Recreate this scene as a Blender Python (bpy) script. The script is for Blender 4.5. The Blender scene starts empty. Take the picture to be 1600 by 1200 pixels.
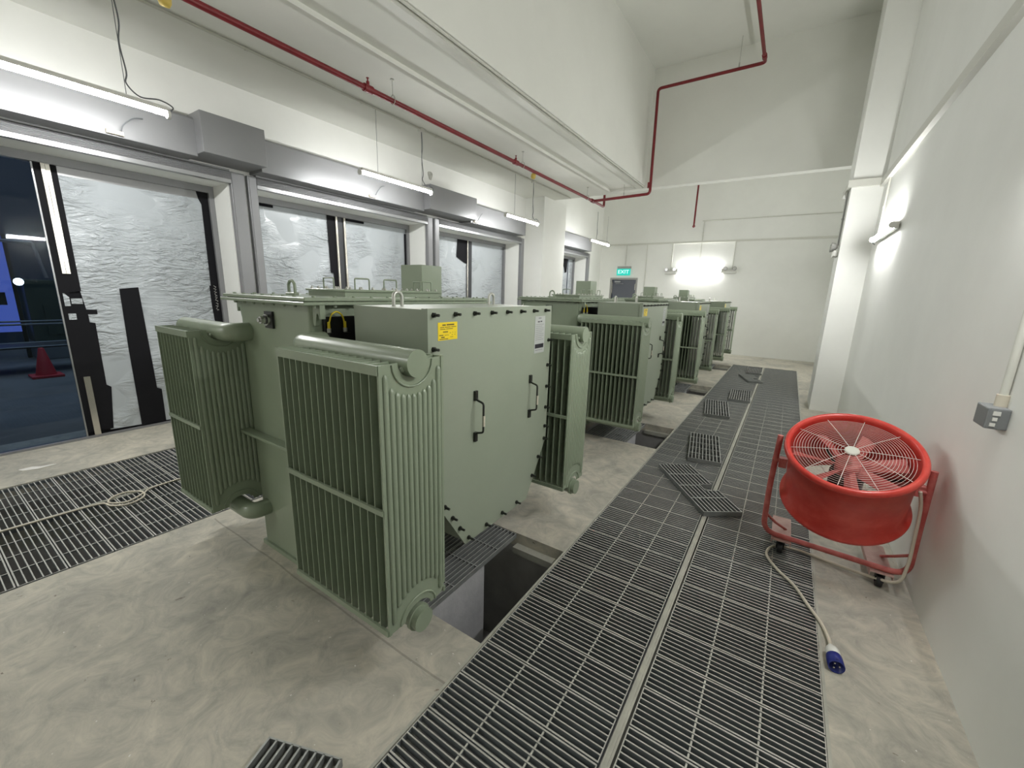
import bpy, bmesh, math, random
from mathutils import Vector, Matrix
random.seed(7)
SC = bpy.context.scene
COL = SC.collection
PI = math.pi

# ------------------------------------------------------------------ materials
def mat(name, base, rough=0.5, metal=0.0, noise=None, bump=None, emit=None, spec=None, coat=0.0):
    m = bpy.data.materials.new(name); m.use_nodes = True
    nt = m.node_tree; b = nt.nodes['Principled BSDF']
    b.inputs['Base Color'].default_value = (*base, 1)
    b.inputs['Roughness'].default_value = rough
    b.inputs['Metallic'].default_value = metal
    if spec is not None: b.inputs['Specular IOR Level'].default_value = spec
    if coat: b.inputs['Coat Weight'].default_value = coat; b.inputs['Coat Roughness'].default_value = 0.15
    if emit:
        b.inputs['Emission Color'].default_value = (*emit[0], 1); b.inputs['Emission Strength'].default_value = emit[1]
    tc = nt.nodes.new('ShaderNodeTexCoord')
    if noise:                                   # (scale, second colour, low, high, distortion)
        n = nt.nodes.new('ShaderNodeTexNoise'); n.inputs['Scale'].default_value = noise[0]
        n.inputs['Detail'].default_value = 6; n.inputs['Roughness'].default_value = 0.62
        n.inputs['Distortion'].default_value = noise[4] if len(noise) > 4 else 0.0
        r = nt.nodes.new('ShaderNodeValToRGB')
        r.color_ramp.elements[0].position = noise[2]; r.color_ramp.elements[1].position = noise[3]
        r.color_ramp.elements[0].color = (*base, 1); r.color_ramp.elements[1].color = (*noise[1], 1)
        nt.links.new(tc.outputs['Object'], n.inputs['Vector']); nt.links.new(n.outputs['Fac'], r.inputs['Fac'])
        nt.links.new(r.outputs['Color'], b.inputs['Base Color'])
    if bump:                                    # (scale, strength, distance, distortion)
        n = nt.nodes.new('ShaderNodeTexNoise'); n.inputs['Scale'].default_value = bump[0]; n.inputs['Detail'].default_value = 4
        n.inputs['Distortion'].default_value = bump[3] if len(bump) > 3 else 0.0
        bp = nt.nodes.new('ShaderNodeBump'); bp.inputs['Strength'].default_value = bump[1]; bp.inputs['Distance'].default_value = bump[2]
        nt.links.new(tc.outputs['Object'], n.inputs['Vector']); nt.links.new(n.outputs['Fac'], bp.inputs['Height'])
        nt.links.new(bp.outputs['Normal'], b.inputs['Normal'])
    return m

def floor_mat():
    m = bpy.data.materials.new('screed'); m.use_nodes = True; nt = m.node_tree; N = nt.nodes; L = nt.links
    b = N['Principled BSDF']; b.inputs['Roughness'].default_value = 0.62
    tc = N.new('ShaderNodeTexCoord')
    def nz(scale, detail=6, dist=0.0, rough=0.6):
        n = N.new('ShaderNodeTexNoise'); n.inputs['Scale'].default_value = scale; n.inputs['Detail'].default_value = detail
        n.inputs['Distortion'].default_value = dist; n.inputs['Roughness'].default_value = rough
        L.new(tc.outputs['Object'], n.inputs['Vector']); return n
    def ramp(src, stops):
        r = N.new('ShaderNodeValToRGB'); e = r.color_ramp.elements
        while len(e) < len(stops): e.new(0.5)
        for i, (p, c) in enumerate(stops): e[i].position = p; e[i].color = (*c, 1)
        L.new(src, r.inputs['Fac']); return r
    def mix(f, a, c, typ='MIX'):
        x = N.new('ShaderNodeMix'); x.data_type = 'RGBA'; x.blend_type = typ
        if isinstance(f, float): x.inputs[0].default_value = f
        else: L.new(f, x.inputs[0])
        L.new(a, x.inputs[6])
        if isinstance(c, tuple): x.inputs[7].default_value = (*c, 1)
        else: L.new(c, x.inputs[7])
        return x.outputs[2]
    c1 = ramp(nz(1.3, 7, 1.2).outputs['Fac'], [(0.30, (0.35, 0.34, 0.30)), (0.52, (0.50, 0.475, 0.405)), (0.72, (0.60, 0.56, 0.475))]).outputs['Color']
    c2 = ramp(nz(5.5, 8, 2.0, 0.7).outputs['Fac'], [(0.35, (0.62, 0.63, 0.63)), (0.65, (1.08, 1.06, 1.02))]).outputs['Color']
    c = mix(0.75, c1, c2, 'MULTIPLY')
    sp = ramp(nz(38, 2, 0).outputs['Fac'], [(0.735, (0, 0, 0)), (0.75, (1, 1, 1))]).outputs['Color']
    c = mix(sp, c, (0.72, 0.71, 0.67))
    dk = ramp(nz(17, 3, 0.5).outputs['Fac'], [(0.25, (1, 1, 1)), (0.30, (0, 0, 0))]).outputs['Color']
    c = mix(dk, c, (0.20, 0.17, 0.13))
    # thin wavering dark line across the floor, before the nearest transformer
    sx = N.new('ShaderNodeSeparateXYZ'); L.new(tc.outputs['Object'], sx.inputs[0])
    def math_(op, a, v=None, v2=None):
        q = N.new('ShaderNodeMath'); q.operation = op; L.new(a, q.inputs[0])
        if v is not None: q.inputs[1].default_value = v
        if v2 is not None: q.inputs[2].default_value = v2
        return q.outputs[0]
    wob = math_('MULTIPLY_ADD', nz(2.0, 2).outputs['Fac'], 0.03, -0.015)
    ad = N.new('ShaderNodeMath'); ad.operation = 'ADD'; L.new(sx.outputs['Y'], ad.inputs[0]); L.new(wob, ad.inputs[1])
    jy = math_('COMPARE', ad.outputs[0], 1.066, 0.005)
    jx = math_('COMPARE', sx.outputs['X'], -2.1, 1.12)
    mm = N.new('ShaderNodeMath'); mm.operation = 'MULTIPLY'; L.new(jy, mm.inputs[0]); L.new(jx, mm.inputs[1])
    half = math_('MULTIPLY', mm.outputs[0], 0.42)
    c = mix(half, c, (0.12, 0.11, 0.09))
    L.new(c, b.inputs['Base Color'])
    bp = N.new('ShaderNodeBump'); bp.inputs['Strength'].default_value = 0.25; bp.inputs['Distance'].default_value = 0.01
    L.new(nz(9, 8, 0.6).outputs['Fac'], bp.inputs['Height']); L.new(bp.outputs['Normal'], b.inputs['Normal'])
    return m

def film_mat():
    m = bpy.data.materials.new('plastic_sheet'); m.use_nodes = True; nt = m.node_tree; N = nt.nodes; L = nt.links
    b = N['Principled BSDF']; b.inputs['Base Color'].default_value = (0.45, 0.485, 0.51, 1); b.inputs['Roughness'].default_value = 0.22
    tc = N.new('ShaderNodeTexCoord')
    mp = N.new('ShaderNodeMapping'); mp.inputs['Rotation'].default_value = (0.6, 0, 0); mp.inputs['Scale'].default_value = (1, 1.0, 3.0)
    L.new(tc.outputs['Object'], mp.inputs['Vector'])
    n1 = N.new('ShaderNodeTexNoise'); n1.inputs['Scale'].default_value = 3.6; n1.inputs['Detail'].default_value = 3; n1.inputs['Distortion'].default_value = 1.8
    L.new(mp.outputs[0], n1.inputs['Vector'])
    n2 = N.new('ShaderNodeTexNoise'); n2.inputs['Scale'].default_value = 11; n2.inputs['Detail'].default_value = 3; n2.inputs['Distortion'].default_value = 1.2
    L.new(mp.outputs[0], n2.inputs['Vector'])
    # sheet is slack in patches only
    n3 = N.new('ShaderNodeTexNoise'); n3.inputs['Scale'].default_value = 1.6; L.new(tc.outputs['Object'], n3.inputs['Vector'])
    r3 = N.new('ShaderNodeValToRGB'); r3.color_ramp.elements[0].position = 0.40; r3.color_ramp.elements[1].position = 0.62
    L.new(n3.outputs['Fac'], r3.inputs['Fac'])
    a = N.new('ShaderNodeMath'); a.operation = 'MULTIPLY_ADD'; L.new(n2.outputs['Fac'], a.inputs[0]); a.inputs[1].default_value = 0.4; L.new(n1.outputs['Fac'], a.inputs[2])
    mu = N.new('ShaderNodeMath'); mu.operation = 'MULTIPLY'; L.new(a.outputs[0], mu.inputs[0]); L.new(r3.outputs['Color'], mu.inputs[1])
    bp = N.new('ShaderNodeBump'); bp.inputs['Strength'].default_value = 0.85; bp.inputs['Distance'].default_value = 0.07
    L.new(mu.outputs[0], bp.inputs['Height']); L.new(bp.outputs['Normal'], b.inputs['Normal'])
    return m

def glass_mat():
    m = bpy.data.materials.new('tinted_glass'); m.use_nodes = True; nt = m.node_tree; N = nt.nodes
    N.remove(N['Principled BSDF'])
    t = N.new('ShaderNodeBsdfTransparent'); t.inputs[0].default_value = (0.60, 0.68, 0.74, 1)
    g = N.new('ShaderNodeBsdfGlossy'); g.inputs['Roughness'].default_value = 0.02
    fr = N.new('ShaderNodeFresnel'); fr.inputs['IOR'].default_value = 1.35
    mx = N.new('ShaderNodeMixShader'); nt.links.new(fr.outputs[0], mx.inputs[0]); nt.links.new(t.outputs[0], mx.inputs[1]); nt.links.new(g.outputs[0], mx.inputs[2])
    nt.links.new(mx.outputs[0], N['Material Output'].inputs['Surface'])
    return m

def emis(name, c, s):
    m = bpy.data.materials.new(name); m.use_nodes = True; nt = m.node_tree; nt.nodes.remove(nt.nodes['Principled BSDF'])
    e = nt.nodes.new('ShaderNodeEmission'); e.inputs[0].default_value = (*c, 1); e.inputs[1].default_value = s
    nt.links.new(e.outputs[0], nt.nodes['Material Output'].inputs['Surface']); return m

TUBE = 54.0
M = dict(
 wall=mat('white_plaster', (0.785, 0.79, 0.755), 0.7, noise=(1.1, (0.83, 0.835, 0.80), 0.35, 0.65), bump=(60, 0.04, 0.004)),
 ceil=mat('ceiling_plaster', (0.74, 0.745, 0.695), 0.75, noise=(0.9, (0.785, 0.79, 0.74), 0.3, 0.7), bump=(40, 0.05, 0.004)),
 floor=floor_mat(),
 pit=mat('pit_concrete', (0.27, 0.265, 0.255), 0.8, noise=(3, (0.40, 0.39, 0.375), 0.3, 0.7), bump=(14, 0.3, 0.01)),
 pier=mat('grey_concrete_upstand', (0.34, 0.34, 0.35), 0.8, noise=(4, (0.44, 0.44, 0.45), 0.3, 0.7), bump=(20, 0.3, 0.01)),
 green=mat('sage_green_paint', (0.232, 0.282, 0.198), 0.36, noise=(2.5, (0.252, 0.300, 0.216), 0.35, 0.65), bump=(55, 0.03, 0.003), coat=0.25),
 greenbox=mat('sage_green_satin', (0.255, 0.295, 0.224), 0.42, noise=(1.6, (0.275, 0.313, 0.242), 0.35, 0.65), bump=(80, 0.03, 0.003), coat=0.1),
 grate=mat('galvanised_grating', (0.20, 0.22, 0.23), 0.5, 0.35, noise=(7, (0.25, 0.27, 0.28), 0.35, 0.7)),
 grate_top=mat('pale_grating_top', (0.45, 0.44, 0.395), 0.5, 0.2, noise=(7, (0.54, 0.53, 0.475), 0.35, 0.7)),  # paler tone for the upward faces of the panel bars
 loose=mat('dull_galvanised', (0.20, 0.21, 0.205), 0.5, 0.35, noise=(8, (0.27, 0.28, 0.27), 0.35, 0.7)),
 loosetop=mat('pale_galvanised', (0.36, 0.37, 0.355), 0.5, 0.3, noise=(8, (0.44, 0.45, 0.43), 0.35, 0.7)),  # paler tone for the upward faces of loose and pit gratings
 angle=mat('dusty_angle', (0.46, 0.455, 0.39), 0.6, 0.2, noise=(9, (0.36, 0.355, 0.31), 0.35, 0.7)),
 shutter=mat('grey_powder_coat', (0.235, 0.238, 0.245), 0.38, 0.25, noise=(1.5, (0.26, 0.263, 0.27), 0.3, 0.7)),
 shutter_lt=mat('grey_aluminium', (0.36, 0.365, 0.37), 0.3, 0.6),
 alu=mat('brushed_aluminium', (0.60, 0.575, 0.52), 0.25, 0.85, bump=(50, 0.05, 0.002)),
 film=film_mat(), glass=glass_mat(),
 tape=mat('black_sheet', (0.010, 0.010, 0.012), 0.75, spec=0.15),
 darkframe=mat('dark_door_frame', (0.055, 0.058, 0.064), 0.4, 0.3),
 red=mat('red_pipe_paint', (0.16, 0.007, 0.011), 0.42, noise=(6, (0.20, 0.011, 0.016), 0.4, 0.6)),
 fanred=mat('red_enamel', (0.56, 0.035, 0.025), 0.36, noise=(9, (0.66, 0.075, 0.055), 0.4, 0.7), coat=0.3),
 fanpink=mat('dusty_red_enamel', (0.44, 0.085, 0.075), 0.55, noise=(14, (0.55, 0.16, 0.14), 0.4, 0.65)),
 pinkplate=mat('faded_pink_plate', (0.52, 0.36, 0.32), 0.65, noise=(12, (0.42, 0.25, 0.22), 0.4, 0.7)),
 wire=mat('dusty_wire', (0.68, 0.60, 0.56), 0.45, 0.2),
 hub=mat('pale_hub', (0.60, 0.60, 0.53), 0.5),
 black=mat('black_rubber', (0.013, 0.013, 0.014), 0.55),
 blackp=mat('black_plastic', (0.016, 0.017, 0.018), 0.3),
 chrome=mat('chrome', (0.62, 0.62, 0.61), 0.18, 0.9),
 bolt=mat('dark_bolt', (0.045, 0.048, 0.042), 0.35, 0.7),
 galv=mat('galvanised_bolt', (0.50, 0.50, 0.46), 0.35, 0.6),
 yellow=mat('yellow_sleeve', (0.72, 0.56, 0.02), 0.4),
 yellowcap=mat('yellow_cap', (0.62, 0.46, 0.10), 0.5),
 label_y=mat('yellow_vinyl', (0.80, 0.60, 0.012), 0.35),
 label_ink=mat('print_ink', (0.10, 0.075, 0.012), 0.5),
 label_w=mat('silver_vinyl', (0.40, 0.42, 0.40), 0.4),
 ink_grey=mat('grey_ink', (0.22, 0.225, 0.23), 0.5),
 ink_black=mat('black_ink', (0.02, 0.02, 0.026), 0.4),
 white=mat('white_plastic', (0.70, 0.70, 0.66), 0.4),
 conduit=mat('white_conduit', (0.62, 0.62, 0.565), 0.45),
 conduit_dk=mat('grey_conduit', (0.36, 0.36, 0.34), 0.5),
 cable=mat('grey_cable', (0.14, 0.15, 0.16), 0.5),
 cord=mat('cream_cord', (0.60, 0.55, 0.45), 0.55),
 blue=mat('blue_plastic', (0.012, 0.022, 0.20), 0.35),
 socket=mat('grey_socket', (0.20, 0.21, 0.215), 0.4),
 doorp=mat('slate_door_paint', (0.10, 0.108, 0.13), 0.45),
 frameg=mat('grey_frame_paint', (0.33, 0.33, 0.31), 0.5),
 tube=emis('led_tube', (1.0, 1.0, 0.985), TUBE),
 exit=mat('exit_green', (0.0, 0.30, 0.24), 0.4, emit=((0.01, 0.60, 0.48), 0.28)),
 exit_w=emis('exit_letters', (0.75, 1.0, 0.97), 0.45),
 cone=mat('cone_red', (0.55, 0.03, 0.05), 0.5),
 outfloor=mat('yard_slab', (0.10, 0.105, 0.11), 0.8, noise=(0.6, (0.16, 0.165, 0.17), 0.4, 0.6)),
 outwall=mat('yard_blue_wall', (0.02, 0.035, 0.062), 0.7, noise=(0.5, (0.03, 0.05, 0.085), 0.3, 0.7)),
 outsteel=mat('yard_steel', (0.20, 0.22, 0.25), 0.5, 0.3),
 cabinet=mat('dark_green_cabinet', (0.035, 0.055, 0.05), 0.5),
 bluelit=emis('blue_lit_panel', (0.12, 0.17, 0.60), 0.35),
 spot=emis('yard_lamp_lens', (0.8, 0.95, 1.0), 14.0),
 paper=mat('paper_scrap', (0.75, 0.73, 0.68), 0.7),
 stain=mat('wall_stain', (0.33, 0.33, 0.29), 0.8, noise=(14, (0.5, 0.5, 0.45), 0.4, 0.6)),
)

# ------------------------------------------------------------------ mesh builder
class MB:
    def __init__(s): s.v = []; s.f = []; s.sm = []; s.mi = []; s.cur = 0
    def add(s, vs, fs, smooth=False, T=None):
        o = len(s.v)
        s.v += [tuple(T @ Vector(q)) if T else tuple(q) for q in vs]
        s.f += [[i + o for i in f] for f in fs]; s.sm += [smooth] * len(fs); s.mi += [s.cur] * len(fs)
        return s
    def box(s, a, b, T=None):
        x0, y0, z0 = a; x1, y1, z1 = b
        v = [(x0,y0,z0),(x1,y0,z0),(x1,y1,z0),(x0,y1,z0),(x0,y0,z1),(x1,y0,z1),(x1,y1,z1),(x0,y1,z1)]
        return s.add(v, [[0,3,2,1],[4,5,6,7],[0,1,5,4],[1,2,6,5],[2,3,7,6],[3,0,4,7]], False, T)
    def bbox(s, a, b, r=0.006, seg=2):            # bevelled box
        bm = bmesh.new(); bmesh.ops.create_cube(bm, size=1)
        for v in bm.verts: v.co = Vector([a[i] + (v.co[i] + 0.5) * (b[i] - a[i]) for i in range(3)])
        bmesh.ops.bevel(bm, geom=bm.edges[:], offset=r, segments=seg, profile=0.6, affect='EDGES')
        return s.bm(bm)
    def bm(s, bm, T=None, smooth=False):
        bm.verts.ensure_lookup_table(); bm.verts.index_update()
        s.add([tuple(v.co) for v in bm.verts], [[v.index for v in f.verts] for f in bm.faces], smooth, T); bm.free(); return s
    def prism(s, poly, h0, h1, ax='z', T=None):   # outline extruded along an axis (cyclic axes)
        n = len(poly)
        def P(p, h):
            return {'z': (p[0], p[1], h), 'x': (h, p[0], p[1]), 'y': (p[0], h, p[1])}[ax]
        v = [P(p, h0) for p in poly] + [P(p, h1) for p in poly]
        f = [list(range(n))[::-1], list(range(n, 2*n))] + [[i, (i+1) % n, n + (i+1) % n, n + i] for i in range(n)]
        return s.add(v, f, False, T)
    def tube(s, pts, r, n=10, caps=True, closed=False, smooth=True):
        pts = [Vector(p) for p in pts]; m = len(pts)
        rs = r if isinstance(r, (list, tuple)) else [r] * m
        tang = []
        for i in range(m):
            a = pts[(i-1) % m] if (closed or i > 0) else pts[i]; b = pts[(i+1) % m] if (closed or i < m-1) else pts[i]
            d = (b - a); tang.append(d.normalized() if d.length > 1e-9 else Vector((0,0,1)))
        up = Vector((0,0,1)) if abs(tang[0].z) < 0.9 else Vector((1,0,0))
        u = tang[0].cross(up).normalized(); V = []
        for i in range(m):
            u = (u - tang[i] * u.dot(tang[i])).normalized(); w = tang[i].cross(u)
            for k in range(n):
                a = 2*PI*k/n; V.append(pts[i] + (u*math.cos(a) + w*math.sin(a)) * rs[i])
        F = []
        for i in range(m if closed else m-1):
            j = (i+1) % m
            for k in range(n): F.append([i*n+k, i*n+(k+1) % n, j*n+(k+1) % n, j*n+k])
        s.add(V, F, smooth)
        if caps and not closed:
            s.add(V[:n], [list(range(n))]); s.add(V[-n:], [list(range(n))[::-1]])
        return s
    def cyl(s, a, b, r, n=16, smooth=True): return s.tube([a, b], r, n, True, False, smooth)
    def lathe(s, prof, n=48, T=None, smooth=True, closed=False):   # profile (r, z) about z
        V = [(r*math.cos(2*PI*k/n), r*math.sin(2*PI*k/n), z) for r, z in prof for k in range(n)]
        m = len(prof); F = []
        for i in range(m if closed else m-1):
            j = (i+1) % m
            for k in range(n): F.append([i*n+k, i*n+(k+1) % n, j*n+(k+1) % n, j*n+k])
        return s.add(V, F, smooth, T)
    def ball(s, c, r, u=8, v=6, sc=(1,1,1)):
        bm = bmesh.new(); bmesh.ops.create_uvsphere(bm, u_segments=u, v_segments=v, radius=r)
        return s.bm(bm, Matrix.Translation(c) @ Matrix.Diagonal((*sc, 1)), True)
    def build(s, name, m, parent=None, kind=None):
        me = bpy.data.meshes.new(name); me.from_pydata(s.v, [], s.f); me.update()
        ms = m if isinstance(m, (list, tuple)) else [m]
        for q in ms: me.materials.append(M[q] if isinstance(q, str) else q)
        me.polygons.foreach_set('use_smooth', s.sm); me.polygons.foreach_set('material_index', s.mi)
        bm = bmesh.new(); bm.from_mesh(me); bmesh.ops.recalc_face_normals(bm, faces=bm.faces); bm.to_mesh(me); bm.free()
        o = bpy.data.objects.new(name, me); COL.objects.link(o)
        if parent: o.parent = parent
        if kind: o['kind'] = kind
        return o

def arc(c, r, a0, a1, n, u, v):
    c = Vector(c); u = Vector(u); v = Vector(v)
    return [c + (u*math.cos(a0+(a1-a0)*i/n) + v*math.sin(a0+(a1-a0)*i/n)) * r for i in range(n+1)]
def fillet(pts, r, n=5):                         # polyline with rounded corners
    pts = [Vector(p) for p in pts]; out = [pts[0]]
    for i in range(1, len(pts)-1):
        a, b, c = pts[i-1], pts[i], pts[i+1]
        d1 = (a-b).normalized(); d2 = (c-b).normalized(); rr = min(r, (a-b).length*0.49, (c-b).length*0.49)
        p0 = b + d1*rr; p1 = b + d2*rr
        for k in range(n+1):
            t = k/n; out.append(p0*(1-t)**2 + b*2*t*(1-t) + p1*t*t)
    out.append(pts[-1]); return out
def smoothpts(pts, n=6):                         # Catmull-Rom
    P = [Vector(p) for p in pts]; P = [2*P[0]-P[1]] + P + [2*P[-1]-P[-2]]; out = []
    for i in range(1, len(P)-2):
        for k in range(n):
            t = k/n
            out.append(0.5*((2*P[i]) + (P[i+1]-P[i-1])*t + (2*P[i-1]-5*P[i]+4*P[i+1]-P[i+2])*t*t + (3*P[i]-P[i-1]-3*P[i+1]+P[i+2])*t**3))
    out.append(P[-2]); return out

def tag(o, label, cat, group=None):
    o['label'] = label; o['category'] = cat
    if group: o['group'] = group
    return o
def empty(name, loc, label, cat, group=None):
    o = bpy.data.objects.new(name, None); o.empty_display_size = 0.1; COL.objects.link(o); o.location = loc
    return tag(o, label, cat, group)
def struct(mb, name, m, parent=None): return mb.build(name, m, parent, 'structure')
def kids(o): return [c for c in bpy.data.objects if c.parent == o]
def dup(root, loc, label=None, group=None):
    r = root.copy(); COL.objects.link(r); r.location = loc
    if label: r['label'] = label
    if group: r['group'] = group
    for ch in CH[root]:
        c = ch.copy(); COL.objects.link(c); c.parent = r
        for g in CH.get(ch, []):
            d = g.copy(); COL.objects.link(d); d.parent = c
    return r
CH = {}
def index(root):
    CH[root] = kids(root)
    for c in CH[root]: CH[c] = kids(c)

# ------------------------------------------------------------------ the setting
XW, XR, YB, YN, ZC, ZH, YX = -5.6, 0.82, 13.85, -8.5, 3.83, 6.0, 9.2
holes = [(-1.0, 0.37, -0.92, 11.80), (-5.03, -3.28, -1.10, 4.60)]
PITS = [(1.32, 2.20), (4.47, 5.33), (7.55, 8.40), (10.62, 11.50)]
for a, b in PITS: holes.append((-2.0, -1.0, a, b))
xs = sorted({-6.4, XR+0.2, *[h[0] for h in holes], *[h[1] for h in holes]})
ys = sorted({YN, YB+0.1, *[h[2] for h in holes], *[h[3] for h in holes]})
def hole(i, j):
    cx = (xs[i]+xs[i+1])/2; cy = (ys[j]+ys[j+1])/2
    return any(h[0] < cx < h[1] and h[2] < cy < h[3] for h in holes)
fl = MB(); pw = MB(); D = -0.95
nx, ny = len(xs)-1, len(ys)-1
for i in range(nx):
    for j in range(ny):
        x0, x1, y0, y1 = xs[i], xs[i+1], ys[j], ys[j+1]
        if not hole(i, j):
            fl.add([(x0,y0,0),(x1,y0,0),(x1,y1,0),(x0,y1,0)], [[0,1,2,3]])
            fl.add([(x0,y0,-0.10),(x1,y0,-0.10),(x1,y1,-0.10),(x0,y1,-0.10)], [[3,2,1,0]])
            for di, dj, e in ((1,0,((x1,y0),(x1,y1))),(-1,0,((x0,y0),(x0,y1))),(0,1,((x0,y1),(x1,y1))),(0,-1,((x0,y0),(x1,y0)))):
                a, b = i+di, j+dj
                out = not (0 <= a < nx and 0 <= b < ny)
                if out or hole(a, b):
                    (ax, ay), (bx, by) = e
                    fl.add([(ax,ay,0),(bx,by,0),(bx,by,-0.10),(ax,ay,-0.10)], [[0,1,2,3]])
                    if not out: pw.add([(ax,ay,-0.10),(bx,by,-0.10),(bx,by,D),(ax,ay,D)], [[0,1,2,3]])
        else:
            pw.add([(x0,y0,D),(x1,y0,D),(x1,y1,D),(x0,y1,D)], [[0,1,2,3]])
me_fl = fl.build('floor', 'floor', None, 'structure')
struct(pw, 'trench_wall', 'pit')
for k, (a, b) in enumerate(PITS):                # concrete upstand carrying the grating inside each pit, ledge on the far side
    m = MB(); m.box((-1.52, a+0.002, D), (-1.385, a+0.53, -0.045)); 
    struct(m, 'trim_%d' % (k+1), 'pier'); struct(MB().box((-1.36, b-0.06, -0.12), (-1.0, b-0.001, -0.075)), 'trim_%d' % (k+10), 'angle')

# left wall with four openings
OPEN = [(-0.36, 2.44), (2.73, 5.555), (5.86, 8.66), (9.82, 12.62)]
LZ = 2.776
w = MB(); x0, x1 = -6.12, XW
prev = YN
for a, b in OPEN:
    w.box((x0, prev, 0), (x1, a, LZ)); prev = b
w.box((x0, prev, 0), (x1, YB, LZ)); w.box((x0, YN, LZ), (x1, YB, ZH+0.1))
struct(w, 'wall_left', 'wall')
struct(MB().box((XR, YN, 0), (XR+0.15, YB, ZH+0.1)), 'wall_right', 'wall')
# back wall with the doorway
dx0, dx1, dz = -5.215, -4.275, 2.21
w = MB(); w.box((-6.12, YB, 0), (dx0, YB+0.2, ZH+0.1)); w.box((dx1, YB, 0), (XR+0.15, YB+0.2, ZH+0.1)); w.box((dx0, YB, dz), (dx1, YB+0.2, ZH+0.1))
struct(w, 'wall_back', 'wall')
struct(MB().box((-6.12, YN-0.15, 0), (XR+0.15, YN, ZH+0.1)), 'wall_front', 'wall')
# ceiling: low slab, stepped soffit, deep beam, high ceiling, cross wall
c = MB()
c.box((XW, YN, ZC), (-3.63, YX, ZH+0.1)); c.box((-3.63, YN, ZC+0.045), (-2.87, YX, ZH+0.1))
struct(c, 'ceiling', 'ceil')
struct(MB().box((-2.87, YN, ZH), (XR, YB, ZH+0.1)).box((XW, YX, ZH), (-2.87, YB, ZH+0.1)), 'ceiling', 'ceil')
struct(MB().box((XW, YX, ZC), (XR, YX+0.2, ZH)), 'wall_cross', 'ceil')
struct(MB().box((-5.95, 8.92, 0), (-5.09, 10.05, ZC)), 'trim_5', 'wall')            # pillar on the left
struct(MB().box((0.475, 7.685, 0), (XR+0.05, 8.45, ZH)), 'trim_6', 'wall')            # column on the right
# exit door
d = bpy.data.objects.new('door_1', None); COL.objects.link(d); d.location = (dx0, YB, 0); d['kind'] = 'structure'
def rel(o, root): o.parent = root; o.matrix_parent_inverse = Matrix.Translation(-Vector(root.location)); return o
rel(MB().box((dx0+0.10, YB+0.04, 0), (dx1-0.06, YB+0.09, dz-0.06)).build('door_leaf', 'doorp'), d)
rel(MB().box((dx0, YB+0.01, 0), (dx0+0.06, YB+0.12, dz)).box((dx1-0.06, YB+0.01, 0), (dx1, YB+0.12, dz)).box((dx0+0.06, YB+0.01, dz-0.06), (dx1-0.06, YB+0.12, dz)).build('door_frame', 'frameg'), d)
rel(MB().box((dx0+0.075, YB+0.0, 1.70), (dx0+0.095, YB+0.04, 2.07)).box((dx1-0.085, YB+0.0, 1.82), (dx1-0.068, YB+0.04, 2.02)).build('hinge', 'alu'), d)
rel(MB().bbox((dx0+0.16, YB+0.0, 2.05), (dx0+0.36, YB+0.04, 2.11), 0.008).box((dx0+0.2, YB-0.01, 2.01), (dx0+0.46, YB+0.02, 2.025)).build('door_closer', 'shutter_lt'), d)

# ------------------------------------------------------------------ door bays with plastic film (windows)
XP = -6.03
def bay(k, a, b, mull, panes, extras):
    root = bpy.data.objects.new('window_%d' % k, None); COL.objects.link(root); root.location = (XP, a, 0); root['kind'] = 'structure'
    fr = MB()
    fr.box((XP-0.04, a, 2.70), (XP+0.05, b, LZ)); fr.box((XP-0.04, b-0.055, 0), (XP+0.05, b, 2.70)); fr.box((XP-0.04, a, 0), (XP+0.05, a+0.055, 2.70))
    fr.box((XP-0.04, a+0.055, 0), (XP+0.04, b-0.055, 0.02))
    rel(fr.build('frame', 'shutter'), root)
    for y in mull:
        rel(MB().box((XP-0.03, y-0.085, 0.02), (XP+0.012, y+0.085, 2.70)).build('mullion', 'darkframe'), root)
    for y0, y1, mm in panes:
        rel(MB().box((XP-0.012, y0, 0.02), (XP-0.002, y1, 2.70)).build('pane', mm), root)
    for nm, mm, polys, th in extras:
        m = MB()
        for pl in polys: m.prism(pl, XP+th, XP+th+0.004, 'x')
        rel(m.build(nm, mm), root)
    return root
def R(y0, z0, y1, z1): return [(y0,z0),(y1,z0),(y1,z1),(y0,z1)]
def wave(y0, y1, z0, z1, n=9, amp=0.012):        # sheet outline with a slightly ragged left side
    L = [(y0 + random.uniform(-amp, amp), z0 + (z1-z0)*i/n) for i in range(n+1)]
    return [(y1, z0), (y1, z1)] + L[::-1]
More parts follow.
